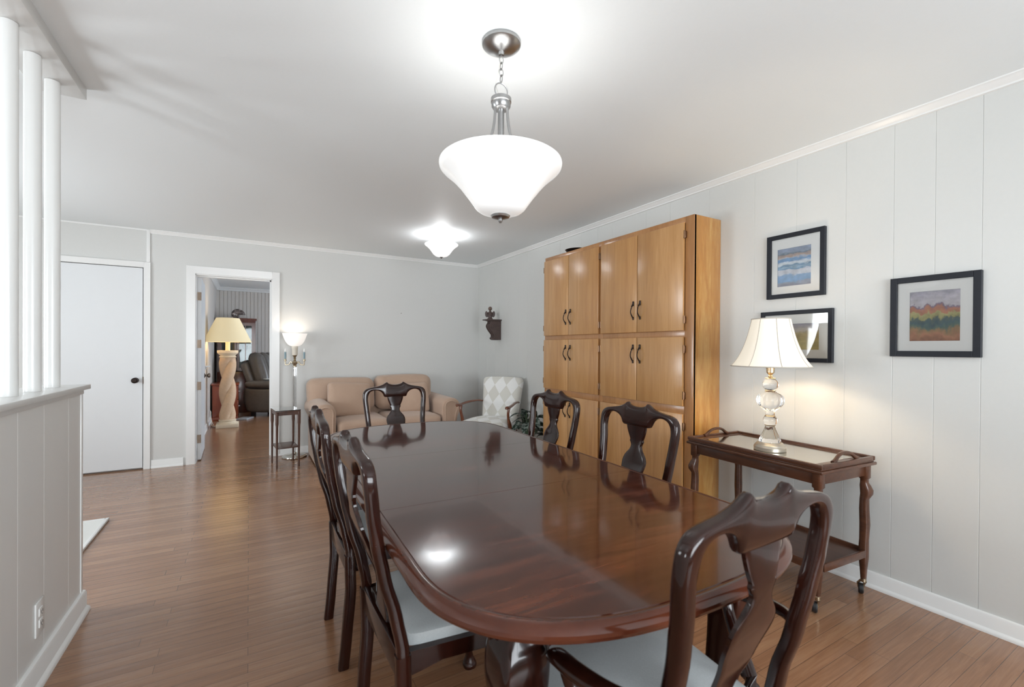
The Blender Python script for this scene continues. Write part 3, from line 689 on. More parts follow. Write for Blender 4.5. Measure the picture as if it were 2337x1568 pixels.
pf = [(.232, -.470), (.237, -.474), (.2385, -.482), (.236, -.492), (.225, -.504), (.205, -.520), (.182, -.541), (.156, -.570), (.130, -.603), (.108, -.633), (.096, -.650), (.082, -.661), (.060, -.669), (.030, -.673), (.012, -.674)]
pin = [(r-.006 if r > .03 else r, z+.006) for r, z in pf[3:]][::-1]
lathe(bm, pf+pin+[(.228, -.476), (.232, -.470)], n=64, cap=False); link('glass_bowl', bm, 'frosted_glass', t, angle=60)
bm = bmesh.new(); lathe(bm, [(0, -.672), (.034, -.672), (.038, -.676), (.034, -.683), (.014, -.689), (.008, -.690), (.009, -.696), (.005, -.703), (0, -.704)], n=32); link('finial', bm, 'nickel', t)
point('pendant_bulbs', (PL[0], PL[1], H-.40), 4.6, (1, .98, .96), .09)

# small ceiling fixture over the sitting area
SL = (1.75, 4.50)
t = thing('ceiling_lamp', 'small white glass bell-shaped ceiling lamp at the far end', 'lamp', (*SL, H))
bm = bmesh.new(); lathe(bm, [(0, 0), (.062, 0), (.062, -.010), (.050, -.018), (.012, -.020), (0, -.020)], n=32); link('canopy', bm, 'trim_white', t)
bm = bmesh.new(); lathe(bm, [(.008, -.019), (.008, -.23)], n=16); link('stem', bm, 'trim_white', t)
bm = bmesh.new(); pf = [(.172, -.096), (.176, -.100), (.172, -.108), (.150, -.124), (.125, -.148), (.105, -.175), (.086, -.202), (.060, -.222), (.030, -.231), (.008, -.232)]
lathe(bm, pf+[(r-.004, z+.005) for r, z in pf[2:-1]][::-1]+[(.172, -.096)], n=48, cap=False); link('glass_bowl', bm, 'frosted_glass_small', t, angle=60)
bm = bmesh.new(); lathe(bm, [(0, -.231), (.018, -.231), (.020, -.235), (.010, -.240), (.006, -.246), (0, -.247)], n=20); link('finial', bm, 'nickel', t)
point('ceiling_lamp_bulb', (SL[0], SL[1], H-.085), 7, (.97, .98, 1), .05)

# ------------------------------------------------------------------ tea cart
t = thing('tea_cart', 'dark wooden tea cart on castors with a tray top against the wall', 'cart', (2.555, 1.465, 0), radians(-4))
W2, L2 = .235, .40
bm = bmesh.new(); box(bm, -W2, W2, -L2, L2, .668, .684, bev=.005, seg=3); box(bm, -W2+.010, W2-.010, -L2+.010, L2-.010, .684, .690, bev=.002); link('top_board', bm, 'cart_wood', t)
bm = bmesh.new()
for s in (-1, 1): box(bm, s*(W2-.036)-.009, s*(W2-.036)+.009, -L2+.05, L2-.05, .612, .6678, bev=.002); box(bm, -W2+.05, W2-.05, s*(L2-.036)-.009, s*(L2-.036)+.009, .612, .6678, bev=.002)
link('apron', bm, 'cart_wood', t)
for sx in (-1, 1):
    for sy in (-1, 1):
        x, y = sx*(W2-.038), sy*(L2-.038)
        bm = bmesh.new()
        zsweep(bm, [(x, y, .6678, .023, .023), (x, y, .600, .023, .023), (x, y, .592, .016, .016), (x, y, .575, .016, .016), (x+sx*.004, y+sy*.002, .560, .022, .020), (x+sx*.010, y+sy*.006, .535, .027, .024), (x+sx*.010, y+sy*.006, .515, .026, .023), (x+sx*.002, y, .49, .018, .018),
                    (x+sx*.001, y, .44, .019, .019), (x+sx*.004, y+sy*.002, .36, .020, .020), (x+sx*.002, y, .28, .018, .018), (x, y, .25, .019, .019), (x, y, .19, .019, .019), (x, y, .13, .014, .014), (x, y, .085, .0115, .0115)][::-1], 16, .55)
        lg = link('leg', bm, 'cart_wood', t, angle=50)
        bm = bmesh.new(); lathe(bm, [(.008, .062), (.013, .066), (.013, .082), (.009, .086)], (x, y, 0), 16)
        tube(bm, [(x, y+.010, .070), (x, y+.026, .050), (x, y+.022, .027)], [.006, .005, .004], 8); tube(bm, [(x, y-.010, .070), (x, y-.002, .050), (x, y-.001, .027)], [.006, .005, .004], 8)
        link('caster_fork', bm, 'brass_old', lg)
        bm = bmesh.new(); lathe(bm, [(.006, -.011), (.022, -.011), (.0255, -.007), (.0262, 0), (.0255, .007), (.022, .011), (.006, .011)], n=28)
        bm.transform(Matrix.Translation((x, y+.011, .0265)) @ Matrix.Rotation(pi/2, 4, 'X') @ Matrix.Rotation(.5, 4, 'Y')); link('caster_wheel', bm, 'black_rubber', lg)
bm = bmesh.new(); box(bm, -W2+.035, W2-.035, -L2+.03, L2-.03, .205, .219); 
for s in (-1, 1): box(bm, s*(W2-.030)-.006, s*(W2-.030)+.006, -L2+.06, L2-.06, .198, .236, bev=.002); box(bm, -W2+.06, W2-.06, s*(L2-.025)-.006, s*(L2-.025)+.006, .198, .236, bev=.002)
link('lower_shelf', bm, 'cart_wood', t)
tr = thing('serving_tray', 'glass-lined wooden serving tray with two handles on the tea cart', 'tray', (2.555, 1.465, .6905), radians(-4))
bm = bmesh.new(); a, b = W2-.014, L2-.014
box(bm, -a, a, -b, b, 0, .006)
for s in (-1, 1): box(bm, s*a-.009, s*a+.009, -b-.009, b+.009, 0, .022, bev=.004); box(bm, -a+.009, a-.009, s*b-.009, s*b+.009, 0, .022, bev=.004)
for s in (-1, 1): box(bm, -a+.009, a-.009, s*(b-.030)-.021, s*(b-.030)+.021, .005, .0125, bev=.002); box(bm, s*(a-.016)-.008, s*(a-.016)+.008, -b+.02, b-.02, .005, .0125, bev=.002)
link('tray_frame', bm, 'cart_wood', tr)
link('glass_insert', BX(-a+.024, a-.024, -b+.05, b-.05, .0062, .0092), 'silver_tray', tr)
for s in (-1, 1):
    bm = bmesh.new(); tube(bm, [(-.105, s*(b-.012), .018), (-.085, s*(b-.012), .027), (-.055, s*(b-.014), .046), (-.02, s*(b-.016), .056), (.02, s*(b-.016), .056), (.055, s*(b-.014), .046), (.085, s*(b-.012), .027), (.105, s*(b-.012), .018)], [.010, .009, .008, .008, .008, .008, .009, .010], 12, sq=.75, k=3); link('handle', bm, 'cart_wood', tr)

# table lamp on the cart
t = thing('table_lamp', 'lit cut-glass table lamp with a cream bell shade on the tea cart', 'lamp', (2.475, 1.432, .6999))
bm = bmesh.new(); lathe(bm, [(0, 0), (.076, 0), (.079, .004), (.079, .020), (.074, .026), (.072, .032), (.066, .036), (.064, .041), (.058, .045), (0, .045)], n=44); link('base', bm, 'pewter', t)
bm = bmesh.new(); n = 40
cp = [(.054, .046), (.050, .06), (.040, .085), (.030, .108), (.0235, .130), (.0225, .138), (.030, .143), (.0335, .155), (.0335, .172), (.028, .182), (.0225, .19), (.022, .206), (.032, .222), (.052, .240), (.063, .258), (.066, .275), (.062, .292), (.050, .306), (.034, .315), (.0245, .322), (.024, .330), (.033, .340), (.0385, .354), (.037, .370), (.028, .384), (.017, .392), (.012, .396)]
cp = cat_rom(cp, 2)
rings = []
for r, z in cp:
    flute = .035 if (z < .13 or .21 < z < .31) else .015
    rings.append([bm.verts.new((r*(1+flute*cos(12*2*pi*i/72))*cos(2*pi*i/72), r*(1+flute*cos(12*2*pi*i/72))*sin(2*pi*i/72), z)) for i in range(72)])
for a, b in zip(rings, rings[1:]):
    for i in range(72): bm.faces.new((a[i], a[(i+1) % 72], b[(i+1) % 72], b[i]))
bm.faces.new(rings[0][::-1]); bm.faces.new(rings[-1])
link('glass_stem', bm, 'crystal', t, angle=60)
bm = bmesh.new()
for z in (.136, .187, .326, .394): bm = bmesh.new(); lathe(bm, [(.024, z-.002), (.028, z), (.024, z+.003)], n=28); link('collar', bm, 'brass_old', t)
bm = bmesh.new(); lathe(bm, [(.010, .395), (.012, .405), (.007, .412), (.014, .418), (.020, .425), (.020, .452), (.012, .458)], n=20); link('socket', bm, 'brass_old', t)
bm = bmesh.new(); tube(bm, [(.020, 0, .44), (.038, 0, .445), (.043, 0, .47), (.042, 0, .56), (.020, 0, .68), (0, 0, .715), (-.020, 0, .68), (-.042, 0, .56), (-.043, 0, .47), (-.038, 0, .445), (-.020, 0, .44)], .0018, 6, k=3); link('harp', bm, 'brass_old', t)
bm = bmesh.new(); lathe(bm, [(.004, .458), (.020, .47), (.028, .50), (.022, .53), (0, .545)], n=20); link('bulb', bm, 'bulb_glass', t)
bell = cat_rom([(.198, .460), (.178, .485), (.157, .520), (.137, .565), (.120, .615), (.107, .665), (.099, .700), (.096, .718)], 4)
def bellmesh(dr, rib=True, n=96):
    bm = bmesh.new(); rings = []
    for r, z in bell:
        rings.append([bm.verts.new(((r+dr)*(1-(.018*(1-abs(cos(4*2*pi*i/n)))**1.0))*cos(2*pi*i/n), (r+dr)*(1-(.018*(1-abs(cos(4*2*pi*i/n)))))*sin(2*pi*i/n), z)) for i in range(n)])
    return bm, rings
bm, ra = bellmesh(0); 
for a, b in zip(ra, ra[1:]):
    for i in range(96): bm.faces.new((a[i], a[(i+1) % 96], b[(i+1) % 96], b[i]))
sh = link('lamp_shade', bm, 'silk_shade', t, angle=80)
bm = bmesh.new()
for k in range(8):
    a = 2*pi*k/8; tube(bm, [((r+.0006)*cos(a), (r+.0006)*sin(a), z) for r, z in bell], .0017, 6)
for r, z in (bell[0], bell[-1]):
    ring = [(r*(1-.018*(1-abs(cos(4*2*pi*i/96))))*cos(2*pi*i/96), r*(1-.018*(1-abs(cos(4*2*pi*i/96))))*sin(2*pi*i/96), z) for i in range(97)]; tube(bm, ring, .0028, 6, cap=False)
link('seams', bm, 'shade_trim', sh)
point('table_lamp_bulb', (2.475, 1.432, .70+.575), 6.5, (1, .80, .56), .03)

# ------------------------------------------------------------------ framed pictures
def picture(lb, y0, y1, z0, z1, fw, my, mz0, mz1, artm, py0, py1):
    cy, cz = (y0+y1)/2, (z0+z1)/2
    t = thing('framed_picture', lb, 'picture', (XR-.0002, cy, cz), 0, 'black framed landscape prints')
    a, b = (y1-y0)/2, (z1-z0)/2; bm = bmesh.new()
    for s in (-1, 1): box(bm, -.022, 0, s*(a-fw/2)-fw/2, s*(a-fw/2)+fw/2, -b, b, bev=.0015, seg=1); box(bm, -.022, 0, -a+fw, a-fw, s*(b-fw/2)-fw/2, s*(b-fw/2)+fw/2, bev=.0015, seg=1)
    link('frame', bm, 'black_frame', t)
    # window mat with a cut-out
    bm = bmesh.new(); ia, ib = a-fw, b-fw; q0, q1 = py0-cy, py1-cy; r0, r1 = mz0-cz, mz1-cz
    box(bm, -.010, -.006, -ia, q0, -ib, ib); box(bm, -.010, -.006, q1, ia, -ib, ib); box(bm, -.010, -.006, q0, q1, -ib, r0); box(bm, -.010, -.006, q0, q1, r1, ib)
    link('mat', bm, 'mat_board', t, smooth=False)
    link('print', BX(-.0060, -.0040, q0-.003, q1+.003, r0-.003, r1+.003), artm, t, smooth=False)
    link('glazing', BX(-.0150, -.0135, -ia, ia, -ib, ib), 'picture_glass', t, smooth=False)
picture('black-framed seascape print in blues, upper of the two beside the cabinet', 1.334, 1.668, 1.567, 1.959, .026, 0, 1.640, 1.870, 'seascape', 1.412, 1.606)
picture('black-framed golden field print partly hidden behind the lamp shade', 1.291, 1.704, 1.178, 1.488, .024, 0, 1.252, 1.408, 'wheat_field', 1.366, 1.620)
picture('largest black-framed print, autumn trees, alone at the right', .694, 1.028, 1.220, 1.614, .028, 0, 1.297, 1.538, 'autumn_hills', .767, .952)

# ------------------------------------------------------------------ corbel shelf and figurine
t = thing('corbel_shelf', 'dark carved scroll corbel shelf on the wall by the far corner', 'shelf', (XR-.0005, 5.23, 1.36))
bm = bmesh.new(); pl = [(0, .005), (-.085, .0), (-.120, .012), (-.128, .028), (-.110, .040), (-.102, .050), (-.112, .075), (-.140, .115), (-.168, .150), (-.178, .180), (-.170, .210), (-.150, .232), (-.165, .243), (-.200, .252), (0, .252)]
prism(bm, cat_rom(pl[:-1], 3)+[pl[-1]], 'y', -.045, .045); bmesh.ops.bevel(bm, geom=[e for e in bm.edges if abs((e.verts[0].co-e.verts[1].co).y) < 1e-6], offset=.006, segments=2, affect='EDGES')
link('bracket', bm, 'iron_dark', t)
bm = bmesh.new()
for yy in (-.022, .022): tube(bm, [(-.100, yy, .05), (-.116, yy, .078), (-.145, yy, .115), (-.174, yy, .155), (-.182, yy, .185), (-.172, yy, .213)], [.006, .008, .010, .010, .009, .006], 8, k=3)
for yy in (-.046, .046): torus(bm, (-.125, yy, .175), .022, .006, 'y', 20, 6)
link('scroll', bm, 'iron_dark', t)
link('ledge', BX(-.222, 0, -.062, .062, .2525, .268, bev=.004), 'iron_dark', t)
t = thing('angel_figurine', 'small dark winged figurine with a round head on the corbel shelf', 'figurine', (XR-.142, 5.23, 1.6285), radians(-27))
bm = bmesh.new(); lathe(bm, [(0, 0), (.034, 0), (.036, .008), (.028, .018), (.024, .030), (.030, .045), (.030, .070), (.024, .092), (.014, .104), (.010, .114), (0, .118)], n=20, sx=1, sy=.75); link('body', bm, 'iron_dark', t)
bm = bmesh.new(); lathe(bm, [(0, 0), (.014, .004), (.024, .016), (.026, .028), (.022, .042), (.012, .051), (0, .053)], (0, -.002, .112), 20); link('head', bm, 'iron_head', t)
for s in (-1, 1):
    bm = bmesh.new(); prism(bm, [(s*.014, .050), (s*.030, .030), (s*.050, .028), (s*.064, .050), (s*.066, .085), (s*.056, .108), (s*.044, .110), (s*.034, .092), (s*.016, .082)][::s], 'y', .006, .018)
    bmesh.ops.bevel(bm, geom=bm.edges[:], offset=.003, segments=2, affect='EDGES'); link('wing', bm, 'iron_dark', t)
bm = bmesh.new(); tube(bm, [(-.026, -.006, .088), (-.034, -.022, .066), (-.018, -.034, .054), (0, -.036, .058)], .007, 8, k=3); tube(bm, [(.026, -.006, .088), (.034, -.022, .066), (.018, -.034, .054), (0, -.036, .058)], .007, 8, k=3); link('arms', bm, 'iron_dark', t)

# ------------------------------------------------------------------ sofa
SX0, SX1, SYF, SYB = .575, 2.175, 4.98, 5.80
t = thing('sofa', 'tan fabric two-seat sofa with rolled arms against the back wall', 'sofa', (0, 0, 0))
bm = bmesh.new(); pillow(bm, ((SX0+SX1)/2, (SYF+SYB)/2+.01, .205), ((SX1-SX0)/2-.055, .39, .155), .03, seg=8); link('base', bm, 'sofa_fabric', t, angle=60)
mid = (SX0+SX1)/2-.02
bm = bmesh.new(); pillow(bm, ((SX0+SX1)/2, 5.735, .45), ((SX1-SX0)/2-.13, .055, .36), .03, seg=6); link('back_frame', bm, 'sofa_fabric', t, angle=60)
for a, b, sd in ((SX0+.225, mid, 1), (mid+.004, SX1-.225, 2)):
    bm = bmesh.new(); pillow(bm, ((a+b)/2, SYF+.315, .40), ((b-a)/2, .335, .072), .05, (0, .008, .022), 14, wob=.003, seed=sd); link('seat_cushion', bm, 'sofa_fabric', t, angle=60)
for a, b, sd, h in ((SX0+.0, mid-.03, 3, .885), (mid-.02, SX1-.13, 4, .905)):
    bm = bmesh.new(); pillow(bm, ((a+b)/2, 5.66, (h+.50)/2), ((b-a)/2, .115, (h-.50)/2), .085, (0, .02, .012), 14, wob=.004, seed=sd)
    for v in bm.verts: v.co.y += (v.co.z-.5)*.10-.02
    link('back_cushion', bm, 'sofa_fabric', t, angle=60)
for s, x in ((-1, SX0+.115), (1, SX1-.115)):
    # rolled arm: arch section swept front to back
    sec = [(-.085, .02), (-.088, .30), (-.090, .42), (-.105, .47), (-.128, .52), (-.128, .575), (-.105, .625), (-.060, .655), (0, .662), (.050, .650), (.085, .615), (.098, .57), (.098, .50), (.098, .30), (.095, .02)]
    if s > 0: sec = [(-a, b) for a, b in sec]
    sec = cat_rom(sec, 3); bm = bmesh.new(); rings = []
    for y, sc_ in ((SYF+.0, .93), (SYF+.012, .985), (SYF+.03, 1), (5.3, 1), (SYB-.03, 1), (SYB, .97)):
        up = .012*max(0, (y-SYF)/.8)
        rings.append([bm.verts.new((x+a*sc_, y, .34+(b-.34)*sc_+up*(1 if b > .4 else 0) if b > .1 else b)) for a, b in sec])
    for p, q in zip(rings, rings[1:]):
        for i in range(len(sec)): bm.faces.new((p[i], p[(i+1) % len(sec)], q[(i+1) % len(sec)], q[i]))
    bm.faces.new(rings[0]); bm.faces.new(rings[-1][::-1]); ar = link('armrest', bm, 'sofa_fabric', t, angle=50)
    bm = bmesh.new(); arch = [(-.055, .36), (-.062, .47), (-.085, .53), (-.078, .59), (-.040, .622), (0, .628), (.040, .615), (.064, .58), (.066, .50), (.064, .36)]
    if s > 0: arch = [(-a, b) for a, b in arch]
    arch = cat_rom(arch, 3); tube(bm, [(x+a, SYF-.010, b) for a, b in arch], .0075, 8); prism(bm, [(x+a*.94, b*.995) for a, b in arch], 'y', SYF-.007, SYF+.004); link('arm_panel', bm, 'sofa_fabric', ar)
for x in (SX0+.08, SX1-.08):
    for y in (SYF+.05, SYB-.06): link('foot', BX(x-.03, x+.03, y-.03, y+.03, 0, .05, bev=.003), 'black_foot', t)
for lb, c, hw, hh, rz, ry, sd in (('square tan throw pillow leaning on the left half of the sofa', (.985, 5.375, .655), .230, .192, 4, 4, 5), ('square tan throw pillow on the right half of the sofa', (1.700, 5.38, .640), .215, .182, -3, -2, 6)):
    bm = bmesh.new(); pillow(bm, (0, 0, 0), (hw, .055, hh), .03, (0, .035, 0), 14, wob=.004, seed=sd)
    mt = Matrix.Translation(c) @ Matrix.Rotation(radians(rz), 4, 'Z') @ Matrix.Rotation(radians(-17), 4, 'X') @ Matrix.Rotation(radians(ry), 4, 'Y'); bm.transform(mt)
    tag(link('throw_pillow', bm, 'sofa_fabric', angle=60), lb, 'pillow', 'tan throw pillows on the sofa')

# ------------------------------------------------------------------ corner armchair
fa = atan2(-.60, -.80)+pi/2     # local -y faces out into the room
t = thing('corner_armchair', 'armchair in white and beige diamond fabric with wooden arms in the corner', 'armchair', (2.375, 4.535, 0), fa)
def uvmap(o, fn):
    me = o.data; uv = me.uv_layers.new(name='UVMap')
    for l in me.loops: uv.data[l.index].uv = fn(me.vertices[l.vertex_index].co)
# local frame: -y is the front
bm = bmesh.new(); pillow(bm, (0, 0, 0), (.255, .055, .285), .05, (0, .028, .012), 16)
for v in bm.verts:
    k_ = (v.co.z+.285)/.57; v.co.x *= .84+.18*k_; v.co.y += .0
bm.transform(Matrix.Translation((0, .27, .625)) @ Matrix.Rotation(radians(-13), 4, 'X'))
o = link('backrest', bm, 'diamond_fabric', t, angle=60); uvmap(o, lambda c: (c.x+.075, c.z))
bm = bmesh.new(); pillow(bm, (0, -.06, .375), (.275, .30, .075), .06, (0, .01, .035), 16)
for v in bm.verts: v.co.x *= 1-.16*max(0, (v.co.y+.06)/.3+0)*.8
o = link('seat', bm, 'diamond_fabric', t, angle=60); uvmap(o, lambda c: (c.x+.075, c.y))
for s in (-1, 1):
    bm = bmesh.new(); tube(bm, [(s*.235, .235, .625), (s*.250, .15, .638), (s*.272, .03, .640), (s*.292, -.09, .632), (s*.298, -.19, .622), (s*.298, -.25, .622), (s*.296, -.268, .612)], [.014, .016, .018, .019, .021, .022, .012], 12, flat=.75, k=4); link('armrest', bm, 'chair_arm_wood', t, angle=50)
    bm = bmesh.new(); tube(bm, [(s*.288, -.14, .36), (s*.286, -.145, .42), (s*.284, -.175, .49), (s*.289, -.195, .56), (s*.294, -.18, .622)], [.020, .021, .015, .014, .018], 12, sq=.75, k=4); link('arm_support', bm, 'chair_arm_wood', t, angle=50)
    bm = bmesh.new(); zsweep(bm, cat_rom([(s*.245, -.31, 0, .014, .014), (s*.245, -.31, .1, .016, .016), (s*.25, -.315, .22, .022, .022), (s*.25, -.31, .33, .028, .028)], 3), 14, .6); link('leg', bm, 'chair_arm_wood', t)
    bm = bmesh.new(); zsweep(bm, cat_rom([(s*.19, .33, 0, .014, .016), (s*.19, .29, .15, .017, .019), (s*.19, .24, .34, .02, .024)], 3), 14, .6); link('leg', bm, 'chair_arm_wood', t)

# ------------------------------------------------------------------ potted plant
t = thing('potted_plant', 'potted plant with large silver-mottled green leaves beside the cabinet', 'plant', (2.555, 4.045, 0))
bm = bmesh.new(); lathe(bm, [(0, 0), (.095, 0), (.105, .02), (.13, .20), (.138, .205), (.138, .225), (.126, .225), (.122, .195), (0, .195)], n=36); link('pot', bm, 'pot_dark', t)
bm = bmesh.new(); lathe(bm, [(0, .196), (.12, .1955), (.12, .205), (0, .212)], n=24); link('soil', bm, 'soil', t)
rnd = random.Random(11); bs = bmesh.new(); 
for k in range(34):
    az = rnd.uniform(0, 2*pi); rr = rnd.uniform(.04, .12); hh = .32+rnd.uniform(0, .30)*(1-rr*1.2)
    tip = Vector((rr*cos(az), rr*sin(az), hh)); mid_ = Vector((rr*.35*cos(az), rr*.35*sin(az), hh*.75))
    tube(bs, [(.02*cos(az), .02*sin(az), .20), tuple(mid_), tuple(tip)], .003, 6, k=4)
    bm = bmesh.new(); Ln = rnd.uniform(.11, .155); Wn = Ln*.30; el = rnd.uniform(-.5, .35); dirx = Vector((cos(az)*cos(el), sin(az)*cos(el), sin(el))); side = Vector((-sin(az), cos(az), 0)); up = dirx.cross(side)*-1
    if up.z < 0: up = -up
    tw = rnd.uniform(-.5, .5); side = (side*cos(tw)+up*sin(tw)); up = side.cross(dirx)
    if up.z < 0: up = -up
    n_ = 9; rows_ = []
    for i in range(n_+1):
        u = i/n_; w_ = Wn*sin(pi*min(1, u**.8*.98+.02))**.85+.001; c_ = tip+dirx*Ln*u-Vector((0, 0, 1))*(.05*u*u)
        rows_.append([bm.verts.new(c_+side*w_*q+up*(abs(q)*w_*.28)) for q in (-1, -.5, 0, .5, 1)])
    for a, b in zip(rows_, rows_[1:]):
        for i in range(4): bm.faces.new((a[i], a[i+1], b[i+1], b[i]))
    r = bmesh.ops.solidify(bm, geom=bm.faces[:], thickness=.0012)
    link('leaf', bm, 'silver_leaf', t, angle=70)
link('stems', bs, 'stem_green', t)

# ------------------------------------------------------------------ side table and torchiere
t = thing('side_table', 'small narrow dark wooden side table with glass top by the doorway', 'side table', (.338, 5.365, 0), radians(6))
a, b = .118, .165
bm = bmesh.new(); box(bm, -a, a, -b, b, .578, .590, bev=.003); link('tabletop', bm, 'side_table_wood', t)
link('glass_top', BX(-a-.002, a+.002, -b-.002, b+.002, .5905, .5965, bev=.0015, seg=1), 'glass_clear', t)
bm = bmesh.new()
for s in (-1, 1): box(bm, s*(a-.014)-.006, s*(a-.014)+.006, -b+.02, b-.02, .545, .5778); box(bm, -a+.02, a-.02, s*(b-.014)-.006, s*(b-.014)+.006, .545, .5778)
link('apron', bm, 'side_table_wood', t)
for sx in (-1, 1):
    for sy in (-1, 1):
        x, y = sx*(a-.014), sy*(b-.014); bm = bmesh.new()
        zsweep(bm, [(x, y, 0, .007, .007), (x, y, .02, .009, .009), (x, y, .06, .0085, .0085), (x, y, .43, .0115, .0115), (x, y, .46, .015, .015), (x, y, .5778, .015, .015)], 12, .4); link('leg', bm, 'side_table_wood', t)
link('lower_shelf', BX(-a+.012, a-.012, -b+.012, b-.012, .200, .212, bev=.002), 'side_table_wood', t)
t = thing('floor_lamp', 'lit torchiere floor lamp with glass bowl and candle arms beside the sofa', 'lamp', (.452, 5.70, 0))
bm = bmesh.new(); lathe(bm, [(0, 0), (.128, 0), (.132, .006), (.130, .014), (.118, .018), (.112, .026), (.05, .034), (.02, .042), (.016, .06), (0, .062)], n=48); link('base', bm, 'silver_tray', t)
bm = bmesh.new(); lathe(bm, [(.013, .06), (.013, 1.03)], n=8); 
for k in range(8): a = 2*pi*k/8; tube(bm, [(.015*cos(a), .015*sin(a), .06), (.015*cos(a), .015*sin(a), 1.03)], .006, 8)
link('pole', bm, 'crystal', t)
bm = bmesh.new(); lathe(bm, [(.012, 1.025), (.020, 1.03), (.020, 1.038), (.014, 1.045), (.026, 1.06), (.030, 1.075), (.022, 1.088), (.010, 1.095), (.016, 1.105), (.008, 1.115), (.018, 1.125), (.010, 1.135), (.022, 1.15), (.024, 1.16)], n=24); link('hub', bm, 'brass_old', t)
bm = bmesh.new(); lathe(bm, [(.028, 1.16), (.031, 1.165), (.031, 1.235), (.034, 1.24), (.034, 1.262), (.02, 1.268)], n=28); link('socket', bm, 'socket_cream', t)
for s in (-1, 1):
    av = Vector((R.x, R.y, 0))*s; P = lambda d_, z: (av.x*d_, av.y*d_, z)
    bm = bmesh.new(); tube(bm, [P(.02, 1.068), P(.045, 1.085), (P(.060, 1.060)), P(.080, 1.050), P(.104, 1.052), P(.108, 1.075), P(.108, 1.095)], [.008, .007, .006, .006, .006, .006, .006], 8, k=4); q = P(.108, 0); lathe(bm, [(.006, 1.09), (.014, 1.095), (.014, 1.10), (.010, 1.115), (.010, 1.12)], q, 16); ar = link('candle_arm', bm, 'brass_old', t)
    bm = bmesh.new(); lathe(bm, [(0, 1.118), (.0105, 1.118), (.0105, 1.195), (0, 1.195)], q, 16); link('candle_sleeve', bm, 'blue_candle', ar)
    bm = bmesh.new(); lathe(bm, [(.005, 1.1952), (.009, 1.205), (.0095, 1.215), (.006, 1.23), (0, 1.242)], q, 14); link('candle_bulb', bm, 'bulb_glass', ar)
bm = bmesh.new(); pf = [(.034, 1.262), (.060, 1.272), (.085, 1.298), (.105, 1.335), (.120, 1.375), (.130, 1.405)]
pf = cat_rom(pf, 3); lathe(bm, pf+[(r-.003, z+.002) for r, z in pf][::-1], n=48, cap=False); link('glass_bowl', bm, 'torch_bowl', t, angle=60)
point('floor_lamp_bulb', (.452, 5.70, 1.35), 1.1, (1, .86, .72), .04)

# ------------------------------------------------------------------ den: twisted column lamp, chest, hutch, recliner
t = thing('column_lamp', 'tall twisted plaster column lamp with a wide cream shade seen through the doorway', 'lamp', (-.286, 8.36, 0))
link('base', BX(-.150, .150, -.150, .150, 0, .058, bev=.006), 'plaster_cap', t)
bm = bmesh.new(); lathe(bm, [(.140, .058), (.140, .072), (.118, .080), (.112, .094), (.120, .104), (.118, .116), (.100, .122)], n=40); link('plinth', bm, 'plaster_cap', t)
bm = bmesh.new(); rings = []; n = 64; M_ = 90
for i in range(M_+1):
    z = .118+(1.085-.118)*i/M_; ph = 2*pi*(z-.118)/.86*1.0; fade = min(1, i/7, (M_-i)/7)
    rings.append([bm.verts.new((r_*cos(2*pi*j/n), r_*sin(2*pi*j/n), z)) for j in range(n) for r_ in [(.104*(1-fade)+fade*(.060+.056*abs(cos((2*pi*j/n-ph)))**.8))]])
for p, q in zip(rings, rings[1:]):
    for j in range(n): bm.faces.new((p[j], p[(j+1) % n], q[(j+1) % n], q[j]))
bm.faces.new(rings[0][::-1]); bm.faces.new(rings[-1]); link('twisted_shaft', bm, 'plaster_lamp', t, angle=60)
bm = bmesh.new(); lathe(bm, [(.104, 1.083), (.118, 1.092), (.112, 1.102), (.100, 1.115), (.120, 1.135), (.135, 1.150), (.135, 1.157), (.142, 1.158), (.142, 1.196), (0, 1.196)], n=40); link('capital', bm, 'plaster_cap', t)
bm = bmesh.new(); lathe(bm, [(.032, 1.196), (.032, 1.345), (0, 1.345)], n=24); link('neck', bm, 'plaster_cap', t)
bm = bmesh.new(); pf = [(.330, 1.325), (.322, 1.333), (.160, 1.692), (.155, 1.70)]; lathe(bm, pf, n=56, cap=False); link('lamp_shade', bm, 'yellow_shade', t, angle=60)
point('column_lamp_bulb', (-.286, 8.36, 1.50), 7, (1, .80, .5), .05)
bm = bmesh.new(); tube(bm, [(-.42, 8.42, .012), (-.47, 8.40, .010), (-.50, 8.50, .02), (-.52, 8.62, .10), (-.528, 8.70, .19), (-.534, 8.74, .22)], .004, 8, k=5); tube(bm, [(-.46, 8.41, .010), (-.50, 8.58, .05), (-.524, 8.72, .12), (-.530, 8.78, .20)], .004, 8, k=5)
tag(link('power_cord', bm, 'cord_white'), 'white looped power cord running from the column lamp to the wall', 'cord')
t = thing('wall_ledge', 'small white ledge sticking out of the den wall behind the open door', 'shelf', (-.56, 7.45, .972)); link('shelf_board', BX(0, .10, -.05, .05, 0, .018, bev=.003), 'trim_white', t); link('bracket', BX(0, .06, -.012, .012, -.030, 0), 'trim_white', t)

